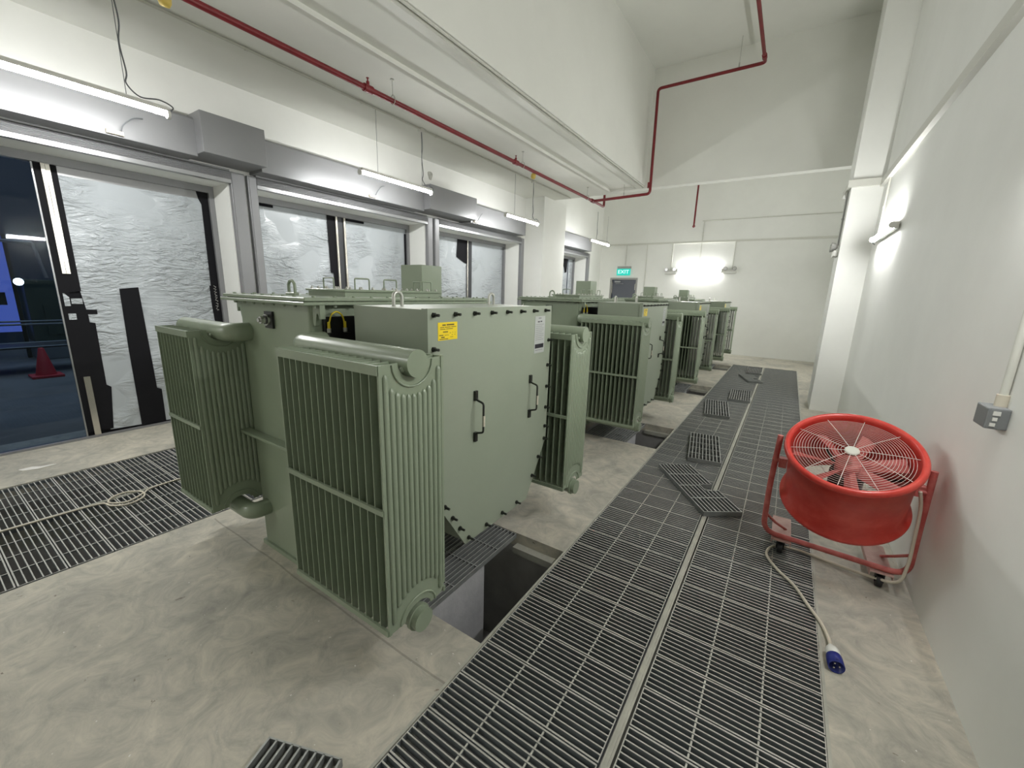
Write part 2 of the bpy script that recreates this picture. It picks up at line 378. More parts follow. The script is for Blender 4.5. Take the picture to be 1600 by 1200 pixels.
w1 = bay(1, *OPEN[0], [], [(-0.30, 0.985, 'glass'), (0.985, 2.385, 'tape')], [
    ('plastic_film', 'film', [[(1.165,0.05),(1.60,0.035),(2.385,0.03),(2.385,2.62),(1.12,2.64),(1.13,1.62),(1.165,1.28)]], 0.004),
    ('plastic_film', 'film', [[(1.01,1.385),(1.05,1.385),(1.05,1.47),(1.02,1.51),(1.01,1.51)], R(1.06,1.405,1.14,1.46), R(1.02,1.25,1.075,1.31)], 0.0145),
    ('head_strip', 'shutter_lt', [R(1.10,2.62,2.385,2.70)], 0.006),
    ('black_tape', 'tape', [[(1.19,0.06),(1.235,0.52),(1.20,0.55),(1.205,1.21),(1.16,1.22),(1.16,1.30),(1.235,1.30),(1.235,1.345),(1.155,1.35),(1.14,1.40),(1.125,1.405),(1.125,1.455),(1.06,1.46),(1.06,1.52),(1.145,1.535),(1.14,2.70),(0.99,2.70),(0.99,0.06)]], 0.009),
    ('black_tape', 'tape', [[(1.43,0.03),(1.655,0.03),(1.66,0.42),(1.62,0.44),(1.60,1.582),(1.50,1.57),(1.44,1.562),(1.43,0.9)]], 0.010),
    ('black_tape', 'tape', [[(2.30,1.10),(2.395,1.10),(2.395,2.70),(2.27,2.70),(2.285,2.62),(2.31,2.56),(2.30,1.62),(2.285,1.62),(2.285,1.40)]], 0.010),
])
rel(MB().box((XP+0.013, 1.035, 1.70), (XP+0.03, 1.062, 2.70)).box((XP+0.013, 1.066, 1.70), (XP+0.022, 1.095, 2.70)).build('aluminium_strip', 'alu'), w1)
rel(MB().box((XP+0.013, 1.035, 0.02), (XP+0.026, 1.085, 0.66)).build('aluminium_strip', 'alu'), w1)
rel(MB().box((XP-0.014, 0.975, 0.02), (XP+0.008, 0.987, 2.70)).build('glass_edge', 'shutter_lt'), w1)
mw = MB()
for i in range(9):
    z = 1.62 - 0.035*i
    mw.tube([(XP+0.0155, 2.325+random.uniform(0,.012), z), (XP+0.0155, 2.355, z-0.012+random.uniform(-.01,.01)), (XP+0.0155, 2.33+random.uniform(0,.02), z-0.024)], 0.0022, 4)
rel(mw.build('marker_writing', 'white'), w1)
w2 = bay(2, *OPEN[1], [4.15], [(2.78, 4.09, 'film'), (4.21, 5.50, 'film')], [
    ('black_tape', 'tape', [R(2.785,2.665,3.15,2.70), R(4.22,2.665,4.60,2.70), [(3.955,1.86),(4.10,1.86),(4.10,2.70),(3.94,2.70)], [(4.03,1.2),(4.10,1.2),(4.10,1.86),(4.0,1.86)], R(5.46,0.1,5.50,2.62)], 0.012)])
rel(MB().tube([(XP+0.03, 4.085, 0.05), (XP+0.03, 4.085, 2.70)], 0.020, 8).build('door_stile', 'alu'), w2)
rel(MB().tube([(XP+0.03, 4.225, 0.05), (XP+0.03, 4.225, 2.70)], 0.020, 8).build('door_stile', 'alu'), w2)
w3 = bay(3, *OPEN[2], [7.32], [(5.92, 7.26, 'film'), (7.38, 8.60, 'film')], [
    ('black_tape', 'tape', [[(6.93,2.70),(7.24,2.70),(7.24,2.22),(7.14,2.24),(6.90,2.34)]], 0.012)])
rel(MB().tube([(XP+0.03, 7.24, 0.05), (XP+0.03, 7.24, 2.70)], 0.016, 8).build('door_stile', 'alu'), w3)
w4 = bay(4, *OPEN[3], [], [(9.88, 12.2, 'film'), (12.26, 12.56, 'film')], [
    ('black_tape', 'tape', [[(11.65,2.70),(12.16,2.70),(12.12,2.30),(12.0,2.28),(11.95,2.42)]], 0.012)])

# ------------------------------------------------------------------ roller shutters above the bays
def shutter(k, y0, y1, guides, motor, label, slats):
    root = empty('roller_shutter', (XW, y0, LZ), label, 'roller shutter', None)
    h = MB(); h.prism([(XW, 2.92), (-5.30, 2.92), (-5.30, 3.26), (-5.32, 3.285), (XW, 3.285)], y0, y1, 'y')
    h.box((-5.302, y0+0.004, 2.925), (-5.297, y1-0.004, 2.95))
    rel(h.build('housing', 'shutter'), root)
    if motor:
        rel(MB().bbox((XW, motor[0], 2.945), (-5.15, motor[1], 3.327), 0.006).build('motor_cover', 'shutter'), root)
    s = MB(); n = 7                               # ribbed bottom bar left hanging below the housing
    prof = [(-5.60, LZ-0.004), (-5.53, LZ-0.004), (-5.53, 2.812)]
    for i in range(n):
        z = 2.812 + i*0.0125; prof += [(-5.522, z+0.004), (-5.532, z+0.010)]
    prof += [(-5.545, 2.905), (-5.545, 2.92), (-5.60, 2.92)]
    s.prism(prof, slats[0], slats[1], 'y'); rel(s.build('bottom_bar', 'shutter_lt'), root)
    for a, b in guides:
        g = MB(); g.bbox((XW, a, 0), (-5.535, b, 2.90), 0.004, 1); g.box((-5.536, a+0.012, 0.01), (-5.530, b-0.012, 2.88))
        rel(g.build('guide_rail', 'shutter'), root)
    return root
shutter(1, -0.55, 2.06, [(-0.50, -0.36), (2.45, 2.60)], (2.06, 2.68), 'grey roller shutter over the bay with the dark glass door and cone outside', (-0.36, 2.45))
shutter(2, 2.69, 5.26, [(2.635, 2.735), (5.575, 5.70)], (5.26, 6.48), 'grey roller shutter over the bay between the two grey motor boxes', (2.735, 5.575))
shutter(3, 6.485, 8.47, [(5.755, 5.87), (8.67, 8.80)], None, 'grey roller shutter over the third bay, ending at the white pillar', (5.87, 8.67))
shutter(4, 10.06, 12.30, [(12.62, 12.76)], None, 'far grey roller shutter beyond the white pillar, near the exit door', (10.06, 12.62))
for y, lab in ((1.42, 'small cream limit switch hanging under the nearest shutter housing'), (4.22, 'small cream limit switch under the second shutter housing'), (6.62, 'small cream limit switch just beyond the long motor box')):
    t = empty('limit_switch', (-5.28, y, 2.95), lab, 'switch', None)
    rel(MB().bbox((-5.30, y-0.06, 2.93), (-5.265, y+0.06, 2.965), 0.006).build('body', 'cord'), t)
    rel(MB().tube(smoothpts([(-5.285, y+0.045, 2.96), (-5.25, y+0.06, 3.02), (-5.26, y+0.14, 3.10), (-5.29, y+0.22, 3.13)]), 0.005, 6).build('wire', 'cable'), t)

# ------------------------------------------------------------------ gratings
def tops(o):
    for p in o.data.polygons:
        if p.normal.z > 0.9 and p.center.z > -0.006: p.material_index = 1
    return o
def grating(L, Wd, nbar, nrod, h=0.03, t=0.0055, rodw=0.007, plate=0.004):
    """bearing bars along local x, cross rods along local y, flat end plates"""
    m = MB(); p = Wd/(nbar-1) if nbar > 1 else 0
    for i in range(nbar):
        y = -Wd/2 + t/2 + (Wd-t)*i/(nbar-1); e = 0.0006 if i in (0, nbar-1) else 0; m.box((-L/2, y-t/2-e, -h), (L/2, y+t/2+e, 0))
    for i in range(nrod):
        x = -L/2 + L*(i+1)/(nrod+1); m.box((x-rodw/2, -Wd/2+t*.5, -0.013), (x+rodw/2, Wd/2-t*.5, -0.004))
    for s in (-1, 1): m.box((s*L/2-plate/2, -Wd/2, -h), (s*L/2+plate/2, Wd/2, -0.0005))
    return m
pit_ = 0.2002
def lane(name, label, group, L, xc, y0, n, nrod, nbar=8):
    o = tops(grating(L, 0.193, nbar, nrod).build(name, ['grate', 'grate_top'])); tag(o, label, 'grating panel', group); o.location = (xc, y0+pit_/2, -0.001)
    for k in range(1, n):
        c = o.copy(); COL.objects.link(c); c.location = (xc, y0+pit_*(k+0.5), -0.001)
    return o
n_w = 63
lane('grating_panel', 'galvanised grating panel in the lane of the long walkway beside the transformers', 'walkway grating, transformer-side lane', 0.642, -0.662, -0.85, n_w, 2)
lane('grating_panel', 'galvanised grating panel in the lane of the long walkway beside the right wall', 'walkway grating, wall-side lane', 0.642, 0.034, -0.85, n_w, 2)
lane('grating_panel', 'grating panel in the wide floor trench, in the row next to the door bays', 'wide trench grating, door-side row', 0.835, -4.588, -1.05, 28, 3, 7)
lane('grating_panel', 'grating panel in the wide floor trench, in the row next to the transformers', 'wide trench grating, transformer-side row', 0.835, -3.718, -1.05, 28, 3, 7)
def bearer(x, y0, y1, label, wdt=0.030):
    m = MB(); m.box((x-wdt/2, y0, -0.006), (x+wdt/2, y1, 0.001)); m.box((x-0.006, y0, 0.001), (x+0.006, y1, 0.0045)); m.box((x-0.005, y0, -0.16), (x+0.005, y1, -0.006))
    o = m.build('bearer_beam', 'angle'); tag(o, label, 'beam')
bearer(-0.314, -0.92, 11.80, 'dusty steel bearer strip running down the middle of the grated walkway')
bearer(-4.153, -1.10, 4.60, 'steel bearer strip down the middle of the wide left grating', 0.028)
def angle_frame(x, y0, y1, s, label):
    m = MB(); m.box((x-0.006, y0, -0.05), (x+0.006, y1, 0.002)); m.box((min(x, x+s*0.03), y0, -0.05), (max(x, x+s*0.03), y1, -0.038))
    o = m.build('edge_angle', 'angle'); tag(o, label, 'steel angle')
angle_frame(-0.994, -0.92, 11.80, 1, 'steel edge angle along the transformer side of the walkway, bridging the pits')
angle_frame(0.364, -0.92, 11.80, -1, 'steel edge angle along the wall side of the walkway grating')
# gratings lying across the pits under the cable boxes (bars along y)
labs = ['the nearest', 'the second', 'the third', 'the farthest']
for k, (a, b) in enumerate(PITS):
    for q in range(2):
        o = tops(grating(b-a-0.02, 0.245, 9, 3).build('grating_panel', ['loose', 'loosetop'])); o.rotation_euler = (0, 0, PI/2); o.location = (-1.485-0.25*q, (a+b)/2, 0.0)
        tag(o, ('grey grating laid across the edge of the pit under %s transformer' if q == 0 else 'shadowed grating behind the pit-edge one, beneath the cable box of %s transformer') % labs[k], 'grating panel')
# loose gratings on top
def loose(P0, P1, P3, nbar, nrod, label, notch=None, z=0.042):
    P0, P1, P3 = Vector((*P0, 0)), Vector((*P1, 0)), Vector((*P3, 0))
    ex = (P3-P0); L = ex.length; ex.normalize(); Wd = abs((P1-P0).cross(ex).z); ang = math.atan2(ex.y, ex.x)
    ctr = P0 + ex*L/2 + Vector((-ex.y, ex.x, 0))*Wd/2
    h = 0.04; t = 0.0075; m = MB()
    for i in range(nbar):
        y = -Wd/2 + t/2 + (Wd-t)*i/(nbar-1)
        if notch and y > Wd/2 - notch[2]:
            m.box((-L/2, y-t/2, -h), (notch[0], y+t/2, 0)); m.box((notch[1], y-t/2, -h), (L/2, y+t/2, 0))
        else: m.box((-L/2, y-t/2, -h), (L/2, y+t/2, 0))
    for i in range(nrod):
        x = -L/2 + L*(i+1)/(nrod+1); y1 = Wd/2
        if notch and notch[0] < x < notch[1]: y1 = Wd/2 - notch[2]
        m.box((x-0.0045, -Wd/2, -0.011), (x+0.0045, y1, -0.001))
    for s in (-1, 1): m.box((s*L/2-0.003, -Wd/2, -h), (s*L/2+0.003, Wd/2, 0.0))
    if notch:
        for x in notch[:2]: m.box((x-0.003, Wd/2-notch[2], -h), (x+0.003, Wd/2, 0))
        m.box((notch[0], Wd/2-notch[2]-0.003, -h), (notch[1], Wd/2-notch[2]+0.003, 0))
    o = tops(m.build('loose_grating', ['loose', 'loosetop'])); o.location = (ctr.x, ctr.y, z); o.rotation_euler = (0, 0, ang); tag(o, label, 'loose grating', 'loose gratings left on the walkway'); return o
loose((-0.847,3.967), (-0.604,4.152), (-0.324,3.235), 10, 3, 'notched grating lying askew across the walkway joint beside the red fan', (-0.02, 0.10, 0.115))
loose((-0.782,5.20), (-0.478,5.24), (-0.649,4.33), 10, 4, 'rectangular loose grating lying just beyond the askew notched one')
loose((-0.915,7.13), (-0.60,7.18), (-0.79,6.22), 10, 4, 'rectangular loose grating in the middle of the walkway row, beside the third transformer')
loose((-0.665,8.29), (-0.356,8.31), (-0.616,7.45), 10, 4, 'smaller loose grating touching the middle joint, second from the far pair')
loose((-0.72,10.15), (-0.50,10.30), (-0.47,9.36), 10, 3, 'far notched loose grating, front one of the far pair', (0.05, 0.18, 0.1))
loose((-0.63,11.45), (-0.33,11.40), (-0.60,10.48), 10, 3, 'farthest loose grating on the walkway, near its far end')
lg = loose((-1.36,0.52), (-1.08,0.63), (-1.19,0.07), 10, 3, 'short grating lying on the bare floor in the foreground, beside the walkway', None, 0.036); lg['group'] = 'grating on the bare floor'

# ------------------------------------------------------------------ transformers
TX, TY = -2.29, 1.80          # local origin of the first one
def transformer(loc, label):
    root = empty('transformer', loc, label, 'transformer', 'row of green transformers')
    O = Vector((TX, TY, 0))
    def part(mb, name, m, parent=root):
        mb.v = [tuple(Vector(q) - O) for q in mb.v]; return mb.build(name, m, parent)
    x0, x1, y0, y1 = -2.64, -1.93, 1.14, 2.46
    # tank with rounded vertical corners
    def rrect(ax, bx, ay, by, r, n=4):
        P = []
        for cx, cy, a in ((bx-r, ay+r, -PI/2), (bx-r, by-r, 0), (ax+r, by-r, PI/2), (ax+r, ay+r, PI)):
            P += [(cx + r*math.cos(a+PI/2*i/n), cy + r*math.sin(a+PI/2*i/n)) for i in range(n+1)]
        return P
    part(MB().prism(rrect(x0, x1, y0, y1, 0.02), 0.03, 1.555), 'tank', 'green')
    b = MB(); b.box((x0-0.01, y0-0.012, 0.0), (x1+0.01, y1+0.012, 0.028)); part(b, 'base_plate', 'green')
    for a, c in ((y0-0.055, y0), (y1, y1+0.055)):
        part(MB().bbox((x0-0.05, a, 0.765), (x1+0.02, c, 0.783), 0.003, 1), 'stiffener', 'green')
    # lid
    l = MB(); l.bbox((-2.715, 1.075, 1.560), (-1.865, 2.535, 1.576), 0.003, 1); l.bbox((-2.70, 1.085, 1.579), (-1.875, 2.525, 1.597), 0.003, 1); l.box((-2.68, 1.10, 1.575), (-1.9, 2.5, 1.58))
    lid = part(l, 'tank_lid', 'green')
    bo = MB()
    for i in range(13):
        for xx in (-2.685, -1.888): bo.cyl((xx, 1.14+i*0.11, 1.548), (xx, 1.14+i*0.11, 1.604), 0.009, 6)
    for i in range(1, 8):
        for yy in (1.10, 2.51): bo.cyl((-2.685+i*0.1, yy, 1.548), (-2.685+i*0.1, yy, 1.604), 0.009, 6)
    # lid bolts sit in one strip of hardware
    part(bo, 'lid_bolts', 'green')['kind'] = 'stuff'
    def ring(c, w, h, r, ax):                     # inverted-U lifting eye
        u = Vector((1,0,0)) if ax == 'x' else Vector((0,1,0)); c = Vector(c)
        pts = [c - u*w/2, c - u*w/2 + Vector((0,0,h-w/2))] + [c + Vector((0,0,h-w/2)) + (u*(-math.cos(a)) + Vector((0,0,1))*math.sin(a))*w/2 for a in [PI*i/8 for i in range(1, 8)]] + [c + u*w/2 + Vector((0,0,h-w/2)), c + u*w/2]
        return MB().tube(pts, r, 8)
    g = ring((-2.36, 1.30, 1.597), 0.062, 0.080, 0.0085, 'x'); g.bbox((-2.405, 1.285, 1.596), (-2.315, 1.315, 1.612), 0.003, 1); part(g, 'lifting_ring', 'green')
    g = ring((-2.36, 2.47, 1.597), 0.062, 0.080, 0.0085, 'x'); part(g, 'lifting_ring', 'green')
    # bolted hatch on the lid
    hx0, hx1, hy0, hy1 = -2.43, -2.05, 1.42, 2.19
    h = MB(); h.box((hx0+0.012, hy0+0.012, 1.596), (hx1-0.012, hy1-0.012, 1.625)); h.bbox((hx0, hy0, 1.624), (hx1, hy1, 1.637), 0.002, 1)
    hat = part(h, 'hatch', 'green')
    hb = []
    for i in range(9): hb += [(hx1-0.02, hy0+0.03+i*0.088), (hx0+0.02, hy0+0.03+i*0.088)]
    for i in range(1, 4): hb += [(hx0+0.02+i*0.085, hy0+0.02), (hx0+0.02+i*0.085, hy1-0.02)]
    for (bx, by) in hb:
        q = MB(); q.cyl((bx, by, 1.637), (bx, by, 1.645), 0.0095, 6, False); q.cyl((bx, by, 1.645), (bx, by, 1.652), 0.005, 6)
        part(q, 'bolt', 'galv', hat)
    for (ax_, cx, cy) in (('x', -2.245, hy0+0.035), ('y', hx1-0.03, 1.56), ('y', hx1-0.03, 1.765), ('y', hx1-0.03, 2.07), ('x', -2.25, hy1-0.03)):
        u = Vector((1,0,0)) if ax_ == 'x' else Vector((0,1,0)); cc = Vector((cx, cy, 1.637)); wd = 0.098
        part(MB().tube(fillet([cc-u*wd/2, cc-u*wd/2+Vector((0,0,.062)), cc+u*wd/2+Vector((0,0,.062)), cc+u*wd/2], 0.01, 3), 0.0046, 6), 'handle', 'green', hat)
    part(MB().bbox((-2.475, 2.205, 1.597), (-2.257, 2.415, 1.823), 0.003, 1), 'terminal_box', 'green')
    # jacking lugs under the lid corners (notched plates)
    for xx, s in ((x1, 1), (x0, -1)):
        for yy, sy in ((y0+0.025, 1), (y1-0.025, -1)):
            e = MB(); pts = [(xx, 1.56), (xx+s*0.062, 1.56), (xx+s*0.062, 1.495), (xx+s*0.052, 1.495), (xx+s*0.048, 1.516), (xx+s*0.040, 1.522), (xx+s*0.033, 1.516), (xx+s*0.018, 1.462), (xx+s*0.006, 1.458), (xx, 1.47)]
            e.prism(pts, yy-0.011, yy+0.011, 'y'); e.box((min(xx+s*0.054, xx+s*0.064), yy-0.011, 1.495), (max(xx+s*0.054, xx+s*0.064), yy+0.016, 1.56))
            part(e, 'jacking_lug', 'green')
    # thermometer pocket on the near end
    v = MB(); v.box((-2.345, 1.128, 1.423), (-2.267, 1.142, 1.512)); v.cur = 1
    v.cyl((-2.306, 1.130, 1.468), (-2.306, 1.112, 1.468), 0.030, 20); v.cyl((-2.306, 1.112, 1.468), (-2.306, 1.085, 1.468), 0.019, 16); v.cyl((-2.306, 1.085, 1.468), (-2.306, 1.075, 1.468), 0.011, 12); v.cur = 0
    v.cyl((-2.306, 1.113, 1.468), (-2.306, 1.108, 1.468), 0.024, 20)
    part(v, 'oil_gauge', ['blackp', 'chrome'])
    # radiators
    def radiator(xa, xb, ya, yb, tank_y, tx, flip):
        # xa..xb along the header; ya..yb plate depth; header bends into the tank end at (tx, tank_y)
        zb, zt = 0.31, 1.393; yc = (ya+yb)/2; t = 0.004; n = max(2, round((xb-xa)/0.043)); p = (xb-xa-t)/(n-1)
        zh, zl = 1.385, 0.288; r = 0.052; far = -1 if xb > -2.0 else 1     # far: direction towards the tank in x
        f = MB()
        notch_t = [(yc+0.072*math.cos(a), zt - 0.062*math.sin(a)) for a in [PI*i/8 for i in range(9)]]
        out = [(ya, zb), (yc-0.072, zb)] + [(yc-0.072*math.cos(a), zb+0.052*math.sin(a)) for a in [PI*i/8 for i in range(1, 8)]] + [(yc+0.072, zb), (yb-0.02, zb+0.01), (yb, zb+0.05), (yb, zt)] + notch_t + [(ya, zt)]
        if flip: out = [(ya+yb-q[0], q[1]) for q in out][::-1]
        for i in range(n):
            x = xa + p*i; f.prism(out, x, x+t, 'x')
            # pressed flutes along the mid-thickness
            if 0 < i < n-1: f.prism([(x+t/2-0.0005, ya+0.02), (x+t/2-0.006, ya+0.05), (x+t/2-0.006, yb-0.05), (x+t/2-0.0005, yb-0.02), (x+t/2+0.0005, yb-0.02), (x+t/2+0.006, yb-0.05), (x+t/2+0.006, ya+0.05), (x+t/2+0.0005, ya+0.02)], zb+0.07, zt-0.08, 'z')
        rad = part(f, 'radiator', 'green')
        ex = xb if far == -1 else None
        # ribbed end plates
        for xs_, sg in ((xb, 1), (xa, -1)):
            e = MB(); nr = 11; w_ = (yb-ya-0.03)/nr
            for i in range(nr):
                yy = ya + 0.022 + w_*(i+0.5) - 0.007; dy = yy-yc
                zt_ = zt-0.035 if abs(dy) > 0.115 else zt - 0.04 - 0.085*math.sqrt(max(0, 1-(dy/0.125)**2))
                zb_ = zb+0.035 if abs(dy) > 0.125 else zb + 0.04 + 0.10*math.sqrt(max(0, 1-(dy/0.13)**2))
                hw = w_*0.42; hgt = 0.0095
                ringp = []
                def prof(z, k): return [(xs_, yy-hw*k, z), (xs_+sg*hgt*0.9*k, yy-hw*0.82*k, z), (xs_+sg*hgt*k, yy, z), (xs_+sg*hgt*0.9*k, yy+hw*0.82*k, z), (xs_, yy+hw*k, z)]
                V = prof(zb_, 0.3) + prof(zb_+0.008, 0.85) + prof(zb_+0.016, 1) + prof(zt_-0.016, 1) + prof(zt_-0.008, 0.85) + prof(zt_, 0.3)
                F = [[a*5+b_, a*5+b_+1, (a+1)*5+b_+1, (a+1)*5+b_] for a in range(5) for b_ in range(4)]
                e.add(V, F, True)
            # rolled lips around header openings
            e.tube([(xs_+sg*0.002, yc+0.098*math.cos(a), zt-0.004-0.092*math.sin(a)) for a in [PI*i/12 for i in range(13)]], 0.0045, 6)
            e.tube([(xs_+sg*0.002, yc+0.098*math.cos(a), zb+0.004+0.080*math.sin(a)) for a in [PI*i/12 for i in range(13)]], 0.0045, 6)
            e.box((min(xs_, xs_+sg*0.004), ya, zb+0.0), (max(xs_, xs_+sg*0.004), ya+0.014, zt)); e.box((min(xs_, xs_+sg*0.004), yb-0.012, zb+0.05), (max(xs_, xs_+sg*0.004), yb, zt))
            part(e, 'end_plate', 'green', rad)
        # flat bars across both open faces
        for z, hh in ((zt-0.017, 0.034), (0.843, 0.020), (zb+0.012, 0.024)):
            for yy in (ya, yb):
                part(MB().box((xa-0.001, yy-0.006, z-hh/2), (xb+0.001, yy+0.006, z+hh/2)), 'tie_bar', 'green', rad)
        # headers, bending into the tank
        sgn = 1 if tank_y > yc else -1
        for z, nm in ((zh, 'header_pipe'), (zl, 'header_pipe')):
            xe, xo = (xa, xb) if far == -1 else (xb, xa)       # xe: end next to the tank, xo: capped outer end
            o_ = 0.028 if z == zh else 0.032
            path = [Vector((xo - far*o_, yc, z)), Vector((xe, yc, z)), Vector((tx, yc, z)), Vector((tx, tank_y + sgn*0.02, z))]
            pp = [path[0], path[1]] + fillet(path[1:], 0.075, 7)[1:]
            hdr = MB().tube(pp, r if z == zh else 0.050, 18)
            if z == zh:
                for i in range(n):
                    for sy in (-1, 1): hdr.ball((xa+p*i+t/2, yc+sy*0.050, zh-0.020), 0.0105, 6, 5)
            else: hdr.tube([(xo - far*0.004, yc+0.0, z), (xo + far*0.012, yc, z)], 0.058, 18)
            part(hdr, nm, 'green', rad)
    ya, yb = 0.888, 1.205
    my = lambda y: 2*TY - y
    radiator(-1.771, -1.127, ya, yb, y0, -1.835-0.02, False)
    radiator(-3.142, -2.687, ya, yb, y0, -2.56, False)
    radiator(-1.771, -1.127, my(yb), my(ya), y1, -1.835-0.02, True)
    radiator(-3.142, -2.687, my(yb), my(ya), y1, -2.56, True)
    # cable box on the walkway side, tapering to its underside
    X = -1.243; cy0, cy1 = 1.243, 2.325; zt = 1.572; zs, zb = 0.705, 0.345
    hexa = [(cy0, zt), (cy0, zs+0.02), (1.492, zb), (2.10, zb), (cy1, zs), (cy1, zt)]
    inner = [(cy0+0.012, zt-0.006), (cy0+0.012, zs+0.025), (1.498, zb+0.01), (2.094, zb+0.01), (cy1-0.012, zs+0.005), (cy1-0.012, zt-0.006)]
    m = MB(); m.prism(inner, x1+0.185, X-0.004, 'x'); box = part(m, 'cable_box', 'greenbox')
    part(MB().prism(hexa, X-0.010, X, 'x').prism([(cy0, zt-0.001), (cy0, zs+0.05), (cy0+0.014, zs+0.05), (cy0+0.014, zt-0.001)], X-0.035, X-0.009, 'x'), 'cover_plate', 'greenbox', box)
    part(MB().box((x1-0.005, 1.40, 0.75), (x1+0.19, 2.24, 1.50)), 'bushing_throat', 'blackp', box)
    pts = [(1.276+i*(2.242-1.276)/7+0.02*0, 1.545) for i in range(8)]
    pts += [(cy1-0.028, z) for z in (1.36, 1.20, 1.06, 0.92, 0.79)] + [(cy0+0.03, z) for z in (1.40, 1.23, 1.08, 0.93, 0.80)]
    for a, b_, k in (((cy1-0.03, zs), (2.10-0.012, zb+0.035), 3), ((cy0+0.035, zs+0.01), (1.50, zb+0.035), 4)):
        pts += [(a[0]+(b_[0]-a[0])*i/k, a[1]+(b_[1]-a[1])*i/k) for i in range(k)]
    pts += [(1.515+i*0.155, zb+0.03) for i in range(4)]
    for (yy, zz) in pts:
        q = MB(); q.cyl((X, yy, zz), (X+0.010, yy, zz), 0.0115, 6, False); q.cyl((X+0.010, yy, zz), (X+0.034, yy, zz), 0.0062, 8)
        part(q, 'bolt', 'bolt', box)
    for hy in (1.562, 2.09):
        q = MB(); z0_, z1_ = 0.945, 1.12
        q.tube(fillet([(X+0.006, hy, z1_+0.04), (X+0.008, hy, z1_), (X+0.055, hy, z1_-0.012), (X+0.055, hy, z0_+0.012), (X+0.008, hy, z0_), (X+0.006, hy, z0_-0.04)], 0.012, 3), 0.0055, 8)
        q.box((X, hy-0.011, z1_-0.004), (X+0.012, hy+0.011, z1_+0.045)); q.box((X, hy-0.011, z0_-0.045), (X+0.012, hy+0.011, z0_+0.004))
        part(q, 'handle', 'bolt', box)
        part(MB().tube([(X+0.058, hy, 0.99), (X+0.058, hy, 1.045)], 0.0062, 8), 'grip', 'cord', box)
    for ex_, ey in ((-1.60, 1.40), (-1.60, 2.17)):
        part(ring((ex_, ey, zt-0.006), 0.052, 0.068, 0.0085, 'y'), 'lifting_eye', 'galv', box)
    # printed labels
    yl = MB(); yl.box((X, 1.303, 1.434), (X+0.0012, 1.428, 1.512)); yl.cur = 1; xx = X+0.0013
    def ln(y0_, y1_, z, h_): yl.add([(xx, y0_, z-h_/2), (xx, y1_, z-h_/2), (xx, y1_, z+h_/2), (xx, y0_, z+h_/2)], [[0,1,2,3]])
    for a, b_, z, h_ in ((1.330,1.352,1.500,.006), (1.357,1.407,1.5005,.006), (1.316,1.342,1.490,.003), (1.346,1.383,1.4905,.003), (1.387,1.420,1.491,.003), (1.316,1.350,1.482,.003), (1.354,1.398,1.4825,.003), (1.334,1.366,1.470,.0045), (1.376,1.386,1.464,.002), (1.394,1.400,1.466,.002), (1.410,1.416,1.465,.002), (1.310,1.336,1.456,.004), (1.344,1.372,1.455,.002), (1.390,1.398,1.456,.002), (1.408,1.415,1.456,.002), (1.322,1.344,1.447,.005), (1.380,1.400,1.446,.002), (1.311,1.366,1.439,.003)): ln(a, b_, z, h_)
    part(yl, 'warning_label', ['label_y', 'label_ink'], box)
    wl = MB(); wl.box((X, 2.125, 1.290), (X+0.0012, 2.245, 1.512)); xx = X+0.0013
    def lw(y0_, y1_, z, h_, c_): wl.cur = c_; wl.add([(xx, y0_, z-h_/2), (xx, y1_, z-h_/2), (xx, y1_, z+h_/2), (xx, y0_, z+h_/2)], [[0,1,2,3]])
    lw(2.165, 2.198, 1.500, .008, 1); lw(2.157, 2.182, 1.479, .007, 2); lw(2.188, 2.210, 1.480, .007, 2)
    for i in range(9): lw(2.137, 2.232 - 0.02*(i % 3 == 1), 1.463-i*0.0115, .0028, 1)
    lw(2.133, 2.236, 1.332, .026, 2); lw(2.137, 2.225, 1.308, .004, 1)
    part(wl, 'rating_label', ['label_w', 'ink_grey', 'ink_black'], box)
    # connector block and yellow earth lead between tank and cable box
    k = MB(); k.bbox((x1-0.001, 1.20, 1.30), (x1+0.022, 1.375, 1.502), 0.004, 1); k.box((x1+0.022, 1.208, 1.31), (x1+0.05, 1.232, 1.42)); k.box((x1+0.022, 1.30, 1.31), (x1+0.05, 1.325, 1.42))
    part(k, 'connector_block', 'blackp')
    yc_ = MB(); xl = x1+0.036; a0, b0 = 1.213, 1.303; mid = (a0+b0)/2
    yc_.tube(smoothpts([(xl, a0, 1.44), (xl, a0+0.004, 1.475), (xl, a0+0.018, 1.512), (xl, mid, 1.527), (xl, b0-0.016, 1.512), (xl, b0-0.003, 1.475), (xl, b0, 1.44)], 5), 0.0042, 8)
    for yy_ in (a0, b0): yc_.cyl((xl, yy_, 1.445), (xl, yy_, 1.478), 0.0075, 8)
    yc_.cur = 1
    for yy_ in (a0, b0): yc_.cyl((xl, yy_, 1.425), (xl, yy_, 1.446), 0.0105, 8)
    part(yc_, 'earth_lead', ['yellow', 'galv'])
    return root
t1 = transformer((TX, TY, 0), 'nearest green transformer, with the whole cover plate and yellow label facing the walkway')
index(t1)
PITCH = 3.15
dup(t1, (TX-0.045, TY+3.19, 0), 'second green transformer of the row, directly behind the nearest one')
dup(t1, (TX-0.01, TY+6.28, 0), 'third green transformer of the row, behind the second')
dup(t1, (TX, TY+9.43, 0), 'farthest green transformer, closest to the back wall')

